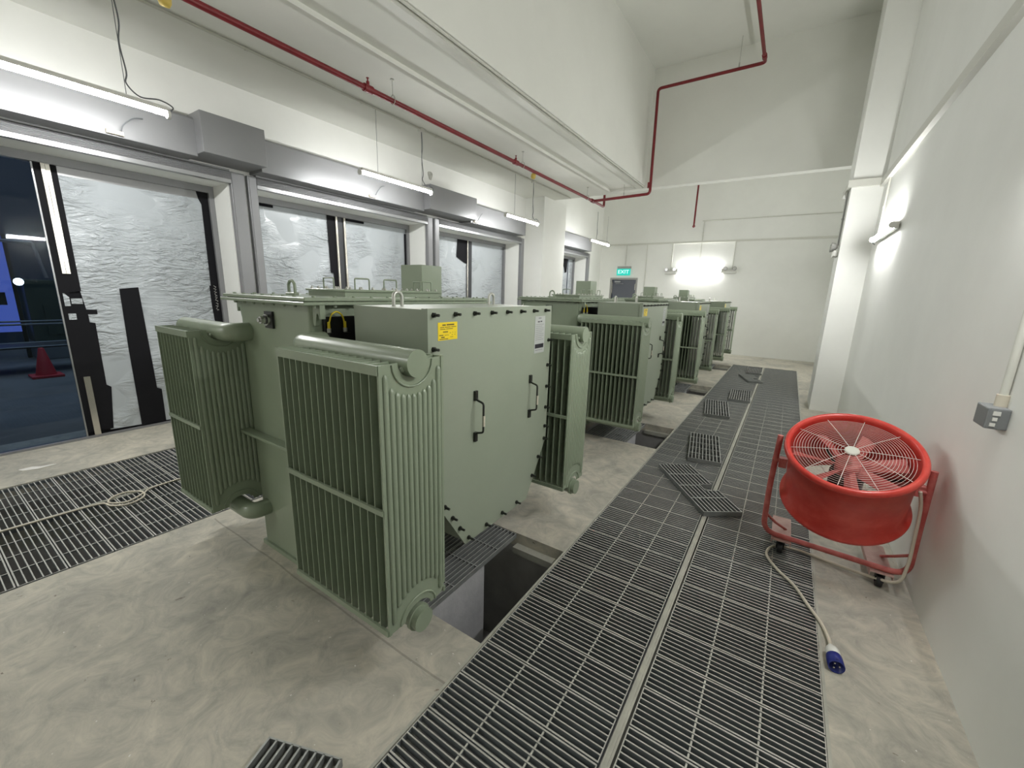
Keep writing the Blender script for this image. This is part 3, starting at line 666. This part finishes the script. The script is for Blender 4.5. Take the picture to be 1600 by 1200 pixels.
# ------------------------------------------------------------------ drum fan
def fan():
    root = empty('drum_fan', (0.42, 3.02, 0), 'red tilted drum fan on a tubular wheeled frame against the right wall', 'fan')
    O = Vector((0.42, 3.02, 0))
    def part(mb, name, m, parent=root):
        mb.v = [tuple(Vector(q) - O) for q in mb.v]; return mb.build(name, m, parent)
    c = Vector((0.424, 3.0, 0.637)); ax = Vector((-0.060, -0.455, 0.887)).normalized()
    zx = ax; xx = Vector((0,1,0)).cross(zx); xx = (Vector((1,-0.07,0)) - zx*zx.dot(Vector((1,-0.07,0)))).normalized(); yy = zx.cross(xx)
    T = Matrix(((xx.x, yy.x, zx.x, c.x), (xx.y, yy.y, zx.y, c.y), (xx.z, yy.z, zx.z, c.z), (0,0,0,1)))
    def X(mb): mb.v = [tuple(T @ Vector(q)) for q in mb.v]; return mb
    H = 0.225; R0 = 0.288
    def lip(s):                                   # rolled bell-mouth
        return [(R0 + 0.017 - 0.017*math.cos(a), s*(H-0.022) + s*0.024*math.sin(a)) for a in [PI*i/8 for i in range(9)]]
    prof = [(R0, z) for z in (-H+0.022, 0, H-0.022)]
    prof = lip(-1)[::-1][:-1] + prof[0:1] + [(R0, 0)] + lip(1)
    outer = [(R0+0.034, H-0.026), (R0+0.030, H-0.035), (R0+0.006, H-0.055), (R0+0.005, -H+0.055), (R0+0.030, -H+0.035), (R0+0.034, -H+0.026)]
    drum = part(X(MB().lathe(prof + outer, 72, None, True, True)), 'drum', 'fanred')
    def grille(z, n, rmax):
        g = MB()
        for i in range(n):
            r = 0.05 + (rmax-0.05)*i/(n-1); zz = z + 0.018*(1-(r/rmax)**2)
            g.tube([(r*math.cos(2*PI*k/48), r*math.sin(2*PI*k/48), zz) for k in range(48)], 0.0012, 4, False, True)
        for k in range(10):
            a = 2*PI*k/10 + 0.15
            g.tube([(r*math.cos(a), r*math.sin(a), z+0.0022+0.018*(1-(r/rmax)**2)) for r in (0.03, 0.1, 0.18, rmax+0.018)], 0.0019, 5)
        return g
    part(X(grille(H-0.030, 17, 0.272)), 'guard_grille', 'wire', drum)
    part(X(grille(-H+0.02, 12, 0.272)), 'guard_grille', 'wire', drum)
    hb = MB(); hb.lathe([(0.0, H-0.004), (0.026, H-0.004), (0.034, H-0.008), (0.036, H-0.018), (0.0, H-0.018)], 28); part(X(hb), 'hub_badge', 'hub', drum)
    im = MB(); im.lathe([(0, 0.125), (0.045, 0.125), (0.062, 0.115), (0.065, 0.05), (0, 0.05)], 28)
    nb = 7
    for k in range(nb):
        a = 2*PI*k/nb + 0.35; rows = []
        for j in range(5):
            r = 0.055 + 0.215*j/4; wd = 0.030 + 0.010*j/4; tw = 0.75 - 0.30*j/4
            for s in (-1, 0, 1):
                off = s*wd; zz = 0.085 + off*math.sin(tw) + 0.006*(1-abs(s)); tt = off*math.cos(tw)
                rows.append((r*math.cos(a)-tt*math.sin(a), r*math.sin(a)+tt*math.cos(a), zz))
        nv = len(rows); back = [(q[0], q[1], q[2]-0.004) for q in rows]
        F = [[j*3+i, j*3+i+1, (j+1)*3+i+1, (j+1)*3+i] for j in range(4) for i in range(2)]
        Fb = [[q+nv for q in f][::-1] for f in F]
        rim = [(j*3, (j+1)*3) for j in range(4)] + [(12, 13), (13, 14)] + [((j+1)*3+2, j*3+2) for j in range(3, -1, -1)]
        Fr = [[p_, q_, q_+nv, p_+nv] for p_, q_ in rim]
        im.add(rows+back, F+Fb+Fr)
    part(X(im), 'impeller', 'fanpink', drum)
    mo = MB(); mo.lathe([(0, 0.05), (0.075, 0.05), (0.085, 0.03), (0.085, -0.10), (0.07, -0.12), (0, -0.12)], 28)
    for k in range(4):
        a = PI/2*k + 0.4; d = Vector((math.cos(a), math.sin(a), 0)); mo.tube([d*0.08+Vector((0,0,-0.05)), d*0.286+Vector((0,0,-0.05))], 0.009, 6)
    part(X(mo), 'motor', 'bolt', drum)
    # tubular frame
    s = lambda x, z, dy=0: Vector((x, 3.03 - 0.07*(x-0.43) + dy, z))
    pts = fillet([s(0.072, 0.80), s(0.060, 0.45), s(0.066, 0.118), s(0.787, 0.118), s(0.783, 0.45), s(0.783, 0.765)], 0.085, 7)
    fr = MB().tube(pts, 0.0165, 12); part(fr, 'frame', 'fanpink')
    for sx in (0.085, 0.772):
        b = MB(); inn = 0.128 if sx < 0.4 else 0.722
        b.box((min(sx, inn), 3.0, 0.605), (max(sx, inn), 3.05, 0.665)); b.cyl(s(sx-0.035 if sx < .4 else sx+0.018, 0.635), s(sx+0.03 if sx < .4 else sx-0.03, 0.635), 0.016, 8); part(b, 'pivot_bracket', 'fanpink')
    for xk in (0.175, 0.675):
        yk = 3.03-0.07*(xk-0.43)
        pl = MB(); pl.box((xk-0.055, yk-0.03, 0.092), (xk+0.055, yk+0.33, 0.101)); pl.box((xk-0.055, yk-0.03, 0.070), (xk-0.051, yk+0.33, 0.092)); pl.box((xk+0.051, yk-0.03, 0.070), (xk+0.055, yk+0.33, 0.092))
        part(pl, 'foot_plate', 'pinkplate')
        for yy_ in (yk+0.0, yk+0.29):
            w_ = MB(); w_.cyl((xk-0.014, yy_, 0.036), (xk+0.014, yy_, 0.036), 0.036, 18); w_.box((xk-0.022, yy_-0.012, 0.03), (xk-0.016, yy_+0.012, 0.092)); w_.box((xk+0.016, yy_-0.012, 0.03), (xk+0.022, yy_+0.012, 0.092)); w_.box((xk-0.022, yy_-0.02, 0.086), (xk+0.022, yy_+0.02, 0.092))
            part(w_, 'caster', 'black')
    bt = MB()                                     # brace rods from frame to drum
    bt.tube([s(0.066, 0.25), (0.13, 3.12, 0.17), (0.2, 3.2, 0.10)], 0.009, 6); bt.tube([s(0.78, 0.25), (0.73, 3.1, 0.17), (0.70, 3.2, 0.10)], 0.009, 6); part(bt, 'brace', 'fanpink')
    # cord and plug
    cp = smoothpts([(0.73, 2.93, 0.66), (0.755, 2.955, 0.55), (0.762, 2.955, 0.35), (0.762, 2.950, 0.20), (0.735, 2.95, 0.09), (0.62, 3.03, 0.035), (0.45, 3.10, 0.011), (0.30, 3.13, 0.011), (0.20, 3.12, 0.011), (0.145, 3.09, 0.011), (0.113, 3.02, 0.011), (0.112, 2.93, 0.011), (0.173, 2.808, 0.011), (0.255, 2.70, 0.011), (0.319, 2.555, 0.011), (0.374, 2.43, 0.012), (0.396, 2.33, 0.018), (0.400, 2.25, 0.032)], 6)
    cord = part(MB().tube(cp, 0.0085, 8), 'power_cord', 'cord')
    P = Vector((0.400, 2.255, 0.032)); dv = Vector((0.012, -0.135, 0.0)).normalized()
    Q = dv.to_track_quat('Z', 'Y').to_matrix().to_4x4(); TT = Matrix.Translation(P) @ Q
    pg = MB(); pg.lathe([(0, 0), (0.011, 0), (0.013, 0.012), (0.024, 0.022), (0.029, 0.040), (0.029, 0.078), (0, 0.078)], 20, TT)
    pg.cur = 1; pg.lathe([(0.0305, 0.072), (0.032, 0.078), (0.032, 0.135), (0.028, 0.135), (0.027, 0.095), (0, 0.095)], 20, TT)
    pg.add([(-0.006, 0.028, 0.09), (0.006, 0.028, 0.09), (0.006, 0.036, 0.13), (-0.006, 0.036, 0.13)], [[0,1,2,3]], False, TT)
    pg.cur = 2
    for k in range(3):
        a = 2*PI*k/3; pg.tube([TT @ Vector((0.013*math.cos(a), 0.013*math.sin(a), z)) for z in (0.095, 0.128)], 0.0035, 8)
    part(pg, 'plug', ['white', 'blue', 'chrome'], cord)
fan()

# ------------------------------------------------------------------ LED battens
def batten(a, b, label, up=(0,0,1), hang=True, wires=()):
    a, b = Vector(a), Vector(b); d = (b-a).normalized(); up = Vector(up); sd = d.cross(up).normalized()
    root = empty('batten_light', (a+b)/2, label, 'light', 'led battens')
    m = MB()
    for off0, off1, hw in ((0.018, 0.050, 0.034),):
        V = []
        for p in (a, b):
            for s, o in ((-1, off0), (1, off0), (1, off1), (-1, off1)): V.append(p + sd*s*hw + up*o)
        m.add(V, [[0,1,2,3],[7,6,5,4],[0,4,5,1],[1,5,6,2],[2,6,7,3],[3,7,4,0]])
    for p, s in ((a, -1), (b, 1)):
        q = p + d*s*0.0; m.tube([q, q + d*s*0.022], 0.034, 12)
    rel(m.build('casing', 'white'), root)
    t = MB(); n = 10; V = []
    for p in (a + d*0.005, b - d*0.005):
        for k in range(n+1):
            an = PI + PI*k/n; V.append(p + sd*math.cos(an)*0.031 + up*(0.018 + math.sin(an)*0.034))
    t.add(V, [[k, k+1, n+1+k+1, n+1+k] for k in range(n)], True); rel(t.build('led_tube', 'tube'), root)
    for w_ in wires: rel(MB().tube(w_[0], w_[1], 6).build('suspension_wire' if w_[1] < 0.004 else 'supply_cable', 'cable'), root)
    return root
XL = -4.613
def hung(yc, L, label, drop_y, cable_y, second=True, z=3.03):
    y0, y1 = yc-L/2, yc+L/2
    ws = []
    if drop_y is not None: ws.append(([(XL, drop_y, z+0.05), (XL, drop_y, ZC-0.03)], 0.0025))
    p = [(XL-0.005, cable_y, ZC-0.04), (XL-0.008, cable_y+0.015, 3.60), (XL-0.004, cable_y-0.005, 3.45), (XL+0.006, cable_y+0.01, 3.25), (XL, cable_y+0.0, z+0.14), (XL-0.01, cable_y+0.08, z+0.075), (XL-0.02, y1-0.03, z+0.10), (XL-0.01, y1+0.055, z+0.07), (XL, y1+0.02, z+0.02)]
    ws.append((smoothpts(p, 5), 0.0055)); ws.append(([(XL, cable_y-0.01, z+0.05), (XL, cable_y-0.01, ZC-0.03)], 0.0025))
    return batten((XL, y0, z), (XL, y1, z), label, (0,0,1), True, ws)
hung(1.00, 1.2, 'nearest hanging led batten, over the shutter of the dark glass door', 0.55, 1.36)
hung(4.12, 1.2, 'second hanging led batten, in front of the long motor box', 3.78, 4.56)
hung(7.24, 1.16, 'third hanging led batten, just before the white pillar', 6.95, 7.62)
hung(11.25, 1.3, 'farthest hanging led batten, beyond the white pillar', 11.75, 11.0)
hung(-2.1, 1.2, 'led batten hanging behind the viewpoint in the left row', -2.5, -1.74)
hung(-5.2, 1.2, 'unseen led batten added far behind the viewpoint to light the tank front', -5.6, -4.84)  # added out of view to brighten the near tank front
batten((-3.03, YB-0.06, 2.43), (-1.83, YB-0.06, 2.43), 'led batten mounted on the back wall between the two emergency lights', (0, 1, 0), False)
batten((0.755, 5.85, 2.425), (0.755, 7.10, 2.425), 'led batten on the right wall tucked beside the column', (1, 0, 0.0), False, [(smoothpts([(0.79, 7.1, 2.43), (0.78, 7.22, 2.45), (0.775, 7.24, 2.40), (0.79, 7.16, 2.37)], 5), 0.005)])
batten((0.755, 10.2, 2.425), (0.755, 11.4, 2.425), 'led batten on the right wall hidden behind the column', (1, 0, 0.0), False)
batten((0.755, 1.55, 2.425), (0.755, 2.75, 2.425), 'led batten on the right wall above the grey socket, out of frame', (1, 0, 0.0), False)

# ------------------------------------------------------------------ pipes and conduits
def conduit(pts, r, m, label, name='conduit', clips=0, fil=0.05):
    pts = [Vector(p) for p in pts]; mb = MB().tube(fillet(pts, fil, 4) if len(pts) > 2 else pts, r, 8)
    root = mb.build(name, m); tag(root, label, 'conduit')
    if clips:
        a, b = pts[0], pts[1]; d = (b-a).normalized()
        for i in range(clips):
            q = a + (b-a)*(i+0.5)/clips
            MB().tube([q-d*0.012, q+d*0.012], r*1.45, 8).build('pipe_clip', m, root)
    return root
cr = conduit([(-4.62, YN, ZC-0.016), (-4.62, YX+0.1, ZC-0.016)], 0.0125, 'conduit', 'thin white conduit along the low ceiling above the hanging battens', 'conduit', 14)
for y in (1.36, 4.56, 7.62):
    MB().bbox((-4.655, y-0.035, ZC-0.05), (-4.585, y+0.035, ZC-0.001), 0.006).build('junction_box', 'white', cr)
# red fire pipe with hangers
rp = empty('sprinkler_pipe', (-3.88, 5, 3.62), 'dark red fire pipe under the low ceiling, turning across and rising to the high ceiling', 'pipe')
Zp = 3.62; Yt = 8.93
main = fillet([(-3.885, YN, Zp), (-3.885, Yt, Zp), (-2.655, Yt-0.06, Zp+0.02), (-2.68, Yt-0.06, 5.50), (-0.925, 8.83, 5.50), (-0.925, YN, 5.50)], 0.07, 6)
rel(MB().tube(main, 0.027, 14).build('pipe', 'red'), rp)
br = MB().tube(fillet([(-3.885, Yt-0.02, Zp), (-3.885, 9.55, Zp-0.01), (-3.885, 9.55, 4.3)], 0.05, 5), 0.026, 12)
br.tube([(-3.885, Yt-0.09, Zp), (-3.885, Yt+0.05, Zp)], 0.040, 12); rel(br.build('branch_pipe', 'red'), rp)
for p, d in (((-3.885, 3.10, Zp), (0,1,0)), ((-3.885, 5.85, Zp), (0,1,0)), ((-0.925, 8.62, 5.5), (0,1,0)), ((-2.68, Yt-0.06, 3.8), (0,0,1))):
    p = Vector(p); d = Vector(d); rel(MB().tube([p-d*0.05, p+d*0.05], 0.038, 12).build('coupling', 'red'), rp)
for y in (0.6, 3.42, 6.05, 8.6):
    hm = MB(); hm.cyl((-3.885, y, Zp+0.06), (-3.885, y, ZC), 0.004, 6); hm.tube([(-3.885+0.036*math.cos(2*PI*k/16), y, Zp+0.012+0.046*math.sin(2*PI*k/16)) for k in range(16)], 0.004, 6, False, True); hm.cyl((-3.885, y, ZC-0.01), (-3.885, y, ZC-0.001), 0.02, 10)
    rel(hm.build('hanger', 'galv'), rp)
for x, y, z in ((-3.2, Yt-0.03, ZC+0.045), (-1.32, 8.85, ZH)):
    z0 = Zp+0.03 if z < 5 else 5.53; rel(MB().cyl((x, y, z0), (x, y, z), 0.004, 6).cyl((x, y, z0), (x, y, z0+0.07), 0.011, 8).build('hanger', 'galv'), rp)
for y in (3.10, 5.85): rel(MB().cyl((-3.885, y, Zp+0.02), (-3.885, y, Zp+0.065), 0.016, 10).cyl((-3.885, y, Zp+0.065), (-3.885, y, Zp+0.095), 0.007, 8).cyl((-3.885, y, Zp+0.095), (-3.885, y, Zp+0.099), 0.015, 10).build('sprinkler_head', 'red'), rp)
for y in (1.44, 6.45):
    ym = MB(); ym.lathe([(0, -0.105), (0.028, -0.10), (0.040, -0.075), (0.040, -0.035), (0.030, -0.02), (0, -0.02)], 18, Matrix.Translation((-3.905, y, Zp)) @ Matrix.Rotation(0.25, 4, 'Y')); rel(ym.build('yellow_cap', 'yellowcap'), rp)
dp = MB().cyl((-2.66, 13.45, 3.66), (-2.66, 13.45, ZH), 0.024, 10); dp.lathe([(0.03, 0), (0.045, -0.02), (0.02, -0.06), (0, -0.06)], 12, Matrix.Translation((-2.66, 13.45, 3.68)))
tag(dp.build('sprinkler_drop', 'red'), 'short red drop pipe hanging in front of the back wall', 'pipe')
# trunking under the beam edge, and along walls
def trunk(boxes, label, m='conduit', name='cable_trunking'):
    mb = MB()
    for a, b in boxes: mb.box(a, b)
    return tag(mb.build(name, m), label, 'cable trunking')
trunk([((-3.03, YN, ZC+0.005), (-2.93, YX, ZC+0.045))], 'white cable trunking along the underside of the deep ceiling beam')
conduit([(-2.89, YN, ZC+0.032), (-2.89, YX, ZC+0.032)], 0.012, 'conduit', 'white conduit at the lower edge of the deep beam, beside the trunking', 'conduit', 12)
trunk([((XR-0.045, YN, 3.165), (XR, 7.684, 3.255)), ((0.475, 7.64, 3.185), (XR-0.045, 7.685, 3.275)), ((0.43, 7.64, 3.185), (0.475, 8.45, 3.275))], 'white cable trunking along the right wall, wrapping round the column')
trunk([((-5.55, YB-0.04, 3.235), (0.80, YB, 3.285))], 'white cable trunking across the back wall above the exit sign')
conduit([(-2.5, YB-0.015, 3.85), (0.80, YB-0.015, 3.85)], 0.013, 'conduit', 'short white conduit high on the back wall, right of the red drop pipe', 'conduit', 3)
conduit([(-2.45, YB-0.015, 3.85), (-2.45, YB-0.015, 2.5)], 0.013, 'conduit', 'vertical conduit dropping to the batten on the back wall', 'conduit', 2)
conduit([(-4.72, YB-0.015, 3.24), (-4.72, YB-0.015, 2.6)], 0.012, 'conduit', 'vertical conduit dropping to the exit sign', 'conduit', 1)
conduit([(-4.05, YB-0.015, 3.24), (-4.05, YB-0.015, 1.3)], 0.012, 'conduit', 'vertical conduit on the back wall right of the exit door', 'conduit', 3)
conduit([(-3.26, YB-0.015, 3.24), (-3.26, YB-0.015, 2.45)], 0.014, 'conduit', 'vertical conduit dropping to the left emergency light of the back wall', 'conduit', 1)
conduit([(-1.55, YB-0.015, 3.24), (-1.55, YB-0.015, 2.48)], 0.014, 'conduit', 'vertical conduit dropping to the right emergency light of the back wall', 'conduit', 1)
conduit([(XR-0.014, 7.16, 3.17), (XR-0.014, 7.16, 2.47)], 0.013, 'conduit', 'white conduit dropping from the wall trunking to the batten beside the column', 'conduit', 1)
conduit([(0.46, 7.95, 3.18), (0.46, 7.95, 2.45)], 0.012, 'conduit_dk', 'conduit down the side of the column to its emergency light', 'conduit', 1)
conduit([(XR-0.016, 2.552, 1.235), (XR-0.016, 2.552, 3.17)], 0.0145, 'conduit', 'white conduit rising from the grey socket on the right wall', 'conduit', 0)
so = empty('socket_outlet', (XR-0.03, 2.55, 1.19), 'grey industrial socket at the foot of a white conduit, right wall', 'socket')
rel(MB().bbox((XR-0.068, 2.485, 1.145), (XR, 2.610, 1.235), 0.006).build('body', 'socket'), so)
fm = MB(); fm.bbox((XR-0.060, 2.611, 1.150), (XR-0.008, 2.618, 1.230), 0.003, 1)
rel(fm.build('face_plate', 'socket'), so)
tm = MB()
for a, b in (((XR-0.052, 1.205), (XR-0.030, 1.222)), ((XR-0.050, 1.182), (XR-0.036, 1.196)), ((XR-0.054, 1.158), (XR-0.038, 1.172))): tm.box((a[0], 2.480, a[1]), (b[0], 2.4852, b[1]))
rel(tm.build('terminal', 'white'), so)
rel(MB().cyl((XR-0.016, 2.552, 1.235), (XR-0.016, 2.552, 1.285), 0.021, 12).build('gland', 'cord'), so)

# exit sign, emergency lights
ex = empty('exit_sign', (-4.76, YB, 2.42), 'green illuminated exit sign above the grey door', 'exit sign')
rel(MB().box((-4.985, YB-0.05, 2.29), (-4.535, YB-0.012, 2.50)).build('panel', 'exit'), ex)
rel(MB().bbox((-4.97, YB-0.07, 2.50), (-4.52, YB, 2.575), 0.006).build('housing', 'conduit_dk'), ex)
tc = bpy.data.curves.new('lettering', 'FONT'); tc.body = 'EXIT'; tc.size = 0.165; tc.align_x = 'CENTER'; tc.align_y = 'CENTER'; tc.extrude = 0.002
to = bpy.data.objects.new('lettering', tc); COL.objects.link(to); tc.materials.append(M['exit_w']); to.rotation_euler = (PI/2, 0, 0); to.location = (-4.76, YB-0.053, 2.395)
to.scale = (1.12, 1, 1)
to.parent = ex; to.matrix_parent_inverse = Matrix.Translation(-Vector(ex.location))
bpy.context.view_layer.update()
tme = bpy.data.meshes.new_from_object(to.evaluated_get(bpy.context.evaluated_depsgraph_get())); tme.name = 'lettering'
tm2 = bpy.data.objects.new('lettering', tme); COL.objects.link(tm2); tm2.rotation_euler = to.rotation_euler; tm2.location = to.location; tm2.scale = to.scale; tm2.parent = ex; tm2.matrix_parent_inverse = to.matrix_parent_inverse.copy()
bpy.data.objects.remove(to); tm2.name = 'lettering'
def emergency(p, d, label):                       # twin-spot: box and two lamp heads; d = outward
    p = Vector(p); d = Vector(d); s = Vector((-d.y, d.x, 0)); root = empty('emergency_light', p, label, 'emergency light')
    m = MB(); q0 = p - s*0.17 + Vector((0,0,-0.07)); q1 = p + s*0.17 + d*0.06 + Vector((0,0,0.01))
    m.bbox([min(q0[i], q1[i]) for i in range(3)], [max(q0[i], q1[i]) for i in range(3)], 0.008); rel(m.build('battery_box', 'white'), root)
    for k in (-1, 1):
        c = p + s*0.12*k + d*0.05 + Vector((0,0,0.065)); h = MB(); h.tube([c - d*0.03, c, c + d*0.045], [0.025, 0.05, 0.058], 14); rel(h.build('lamp_head', 'frameg'), root)
        h = MB(); h.tube([c + d*0.0455, c + d*0.049], 0.048, 14); rel(h.build('lens', 'chrome'), root)
emergency((-3.26, YB, 2.40), (0,-1,0), 'twin-headed emergency light left of the lit batten on the back wall')
emergency((-1.60, YB, 2.42), (0,-1,0), 'twin-headed emergency light right of the lit batten on the back wall')
emergency((0.475, 7.95, 2.36), (-1,0,0), 'twin-headed emergency light on the side of the right column')
# stain on the left wall above the second shutter
sm = MB(); sm.prism([(5.72+0.055*math.cos(a)*(1+0.25*math.sin(3*a)), 3.60+0.085*math.sin(a)*(1+0.2*math.cos(2*a))) for a in [2*PI*i/14 for i in range(14)]], XW, XW+0.002, 'x')
tag(sm.build('wall_patch', 'stain'), 'small grey unpainted patch on the white wall above the motor box', 'patch')

# ------------------------------------------------------------------ small things on the floor
rope = smoothpts([(-4.16, -0.3, 0.008), (-4.13, 0.15, 0.008), (-4.12, 0.45, 0.008), (-4.10, 0.66, 0.008), (-4.00, 0.70, 0.009), (-3.93, 0.78, 0.01), (-3.98, 0.88, 0.011), (-4.09, 0.90, 0.012), (-4.17, 0.83, 0.013), (-4.15, 0.74, 0.013), (-4.06, 0.70, 0.014), (-3.97, 0.78, 0.015), (-4.05, 0.90, 0.012), (-4.12, 0.97, 0.008), (-4.14, 1.2, 0.008), (-4.145, 1.6, 0.008), (-4.15, 2.2, 0.008)], 8)
tag(MB().tube(rope, 0.0065, 6).build('rope', 'cord'), 'thin pale rope with a loop lying along the wide left grating', 'rope')
pa = MB(); pts = [(-5.42, 0.42), (-5.37, 0.44), (-5.33, 0.52), (-5.345, 0.63), (-5.36, 0.64), (-5.38, 0.55), (-5.43, 0.50)]
pa.prism(pts, 0.001, 0.006, 'z'); tag(pa.build('paper_scrap', 'paper'), 'crumpled white paper scrap on the floor near the dark glass door', 'paper scrap')
tag(MB().tube([(-5.55, 1.86, 0.005), (-5.42, 1.80, 0.005)], 0.005, 6).build('stick', 'bolt'), 'thin dark stick on the floor below the plastic-covered door', 'stick')

# ------------------------------------------------------------------ yard beyond the glass
struct(MB().box((-19, -9, -0.12), (-6.12, 16, -0.012)), 'floor', 'outfloor')
struct(MB().box((-16.2, -9, -0.012), (-16.0, 16, 7.0)), 'wall_yard', 'outwall')
cn = empty('traffic_cone', (-10.55, 1.38, 0), 'red traffic cone standing outside beyond the dark glass', 'traffic cone')
rel(MB().lathe([(0.13, 0.03), (0.125, 0.05), (0.035, 0.48), (0.025, 0.49), (0, 0.49)], 20, Matrix.Translation((-10.55, 1.38, 0))).build('cone_body', 'cone'), cn)
rel(MB().bbox((-10.74, 1.19, -0.012), (-10.36, 1.57, 0.03), 0.01).build('base', 'cone'), cn)
cb = empty('equipment_cabinet', (-13.2, 1.0, 0), 'dark green equipment cabinet in the yard behind the cone', 'cabinet')
rel(MB().bbox((-13.6, 1.64, 0.35), (-12.9, 3.0, 1.62), 0.02).build('body', 'cabinet'), cb)
rel(MB().box((-12.9, 1.85, 0.5), (-12.88, 2.5, 1.1)).build('door', 'cabinet'), cb)
rel(MB().bbox((-13.7, 1.63, -0.012), (-12.8, 3.1, 0.35), 0.02).build('plinth', 'outsteel'), cb)
tr = empty('rail_trolley', (-11.4, 1.3, 0), 'steel tube trolley parked outside between cone and cabinet', 'trolley')
tm = MB()
for x in (-11.1, -11.9):
    for y in (-0.6, 2.3): tm.cyl((x, y, 0.1), (x, y, 1.05), 0.02, 8)
    for z in (0.45, 0.85): tm.cyl((x, -0.6, z), (x, 2.3, z), 0.016, 8)
for y in (-0.6, 2.3): tm.cyl((-11.1, y, 0.45), (-11.9, y, 0.45), 0.016, 8)
rel(tm.build('frame', 'outsteel'), tr)
for x in (-11.1, -11.9):
    for y in (-0.6, 2.3): rel(MB().cyl((x, y-0.02, 0.042), (x, y+0.02, 0.042), 0.054, 14).build('wheel', 'black'), tr)
rel(MB().box((-11.92, -0.6, 0.43), (-11.08, 2.3, 0.45)).build('deck', 'black'), tr)
hr = MB(); hr.tube(fillet([(-13.0, 2.0, 1.66), (-13.0, 1.9, 2.35), (-13.0, 0.2, 2.35)], 0.05, 4), 0.03, 8); tag(hr.build('pipe_rail', 'outsteel'), 'bent grey rail rising behind the cabinet in the yard', 'rail')
bp = empty('blue_lit_hoarding', (-14, -0.6, 0), 'blue glowing translucent hoarding at the left of the yard', 'hoarding')
rel(MB().box((-13.35, 0.2, 0.55), (-13.3, 1.54, 2.45)).build('panel', 'bluelit'), bp)
rel(MB().box((-13.36, 1.54, 0), (-13.30, 1.60, 2.5)).box((-13.3, 1.30, 1.1), (-13.25, 1.42, 1.35)).box((-13.36, 0.13, 0), (-13.30, 0.2, 2.5)).build('frame', 'black'), bp)
wl = empty('work_lamp', (-12.6, 1.56, 1.5), 'small bright work lamp glowing outside above the cone', 'lamp')
rel(MB().tube([(-12.72, 1.56, 1.57), (-12.66, 1.56, 1.57)], [0.05, 0.075], 12).build('housing', 'black'), wl)
rel(MB().tube([(-12.659, 1.56, 1.57), (-12.65, 1.56, 1.57)], 0.068, 12).build('lens', 'spot'), wl)
for i, y in enumerate((-2.5, 0.2, 2.9)):
    st = MB(); st.tube([(-15.6, y, 4.9), (-13.0, y+1.6, 4.3), (-10.0, y+2.6, 4.6)], 0.05, 6); tag(st.build('roof_strut', 'outsteel'), 'pale diagonal strut high in the dark yard', 'strut', 'yard roof struts')

# ------------------------------------------------------------------ light, world, camera
al = bpy.data.lights.new('yard_sky_glow', 'AREA'); al.energy = 110; al.color = (0.78, 0.88, 1.0); al.shape = 'RECTANGLE'; al.size = 7; al.size_y = 9
ao = bpy.data.objects.new('yard_sky_glow', al); COL.objects.link(ao); ao.location = (-11.5, 2, 6.6)
wd = bpy.data.worlds.new('night'); SC.world = wd; wd.use_nodes = True
wd.node_tree.nodes['Background'].inputs[0].default_value = (0.03, 0.06, 0.14, 1); wd.node_tree.nodes['Background'].inputs[1].default_value = 0.12

yaw, pit, rol = -5.80375677e-01, 2.20459774e-01, -2.89399686e-02
cy, sy, cp, sp = math.cos(yaw), math.sin(yaw), math.cos(pit), math.sin(pit); cr_, sr_ = math.cos(rol), math.sin(rol)
fwd = Vector((sy*cp, cy*cp, -sp)); right = Vector((cy, -sy, 0)); down = fwd.cross(right)
r2 = right*cr_ + down*sr_; d2 = -right*sr_ + down*cr_
cam = bpy.data.cameras.new('camera'); co = bpy.data.objects.new('camera', cam); COL.objects.link(co)
cam.sensor_width = 36; cam.lens = 36*642.62/1600; cam.clip_start = 0.05; cam.clip_end = 100
co.matrix_world = Matrix(((r2.x, -d2.x, -fwd.x, 0), (r2.y, -d2.y, -fwd.y, 0), (r2.z, -d2.z, -fwd.z, 1.65), (0,0,0,1)))
SC.camera = co
SC.view_settings.view_transform = 'Standard'; SC.view_settings.look = 'None'; SC.view_settings.gamma = 1; SC.view_settings.use_curve_mapping = False
SC.view_settings.exposure = 1.5
SC.cycles.max_bounces = 10; SC.cycles.diffuse_bounces = 6
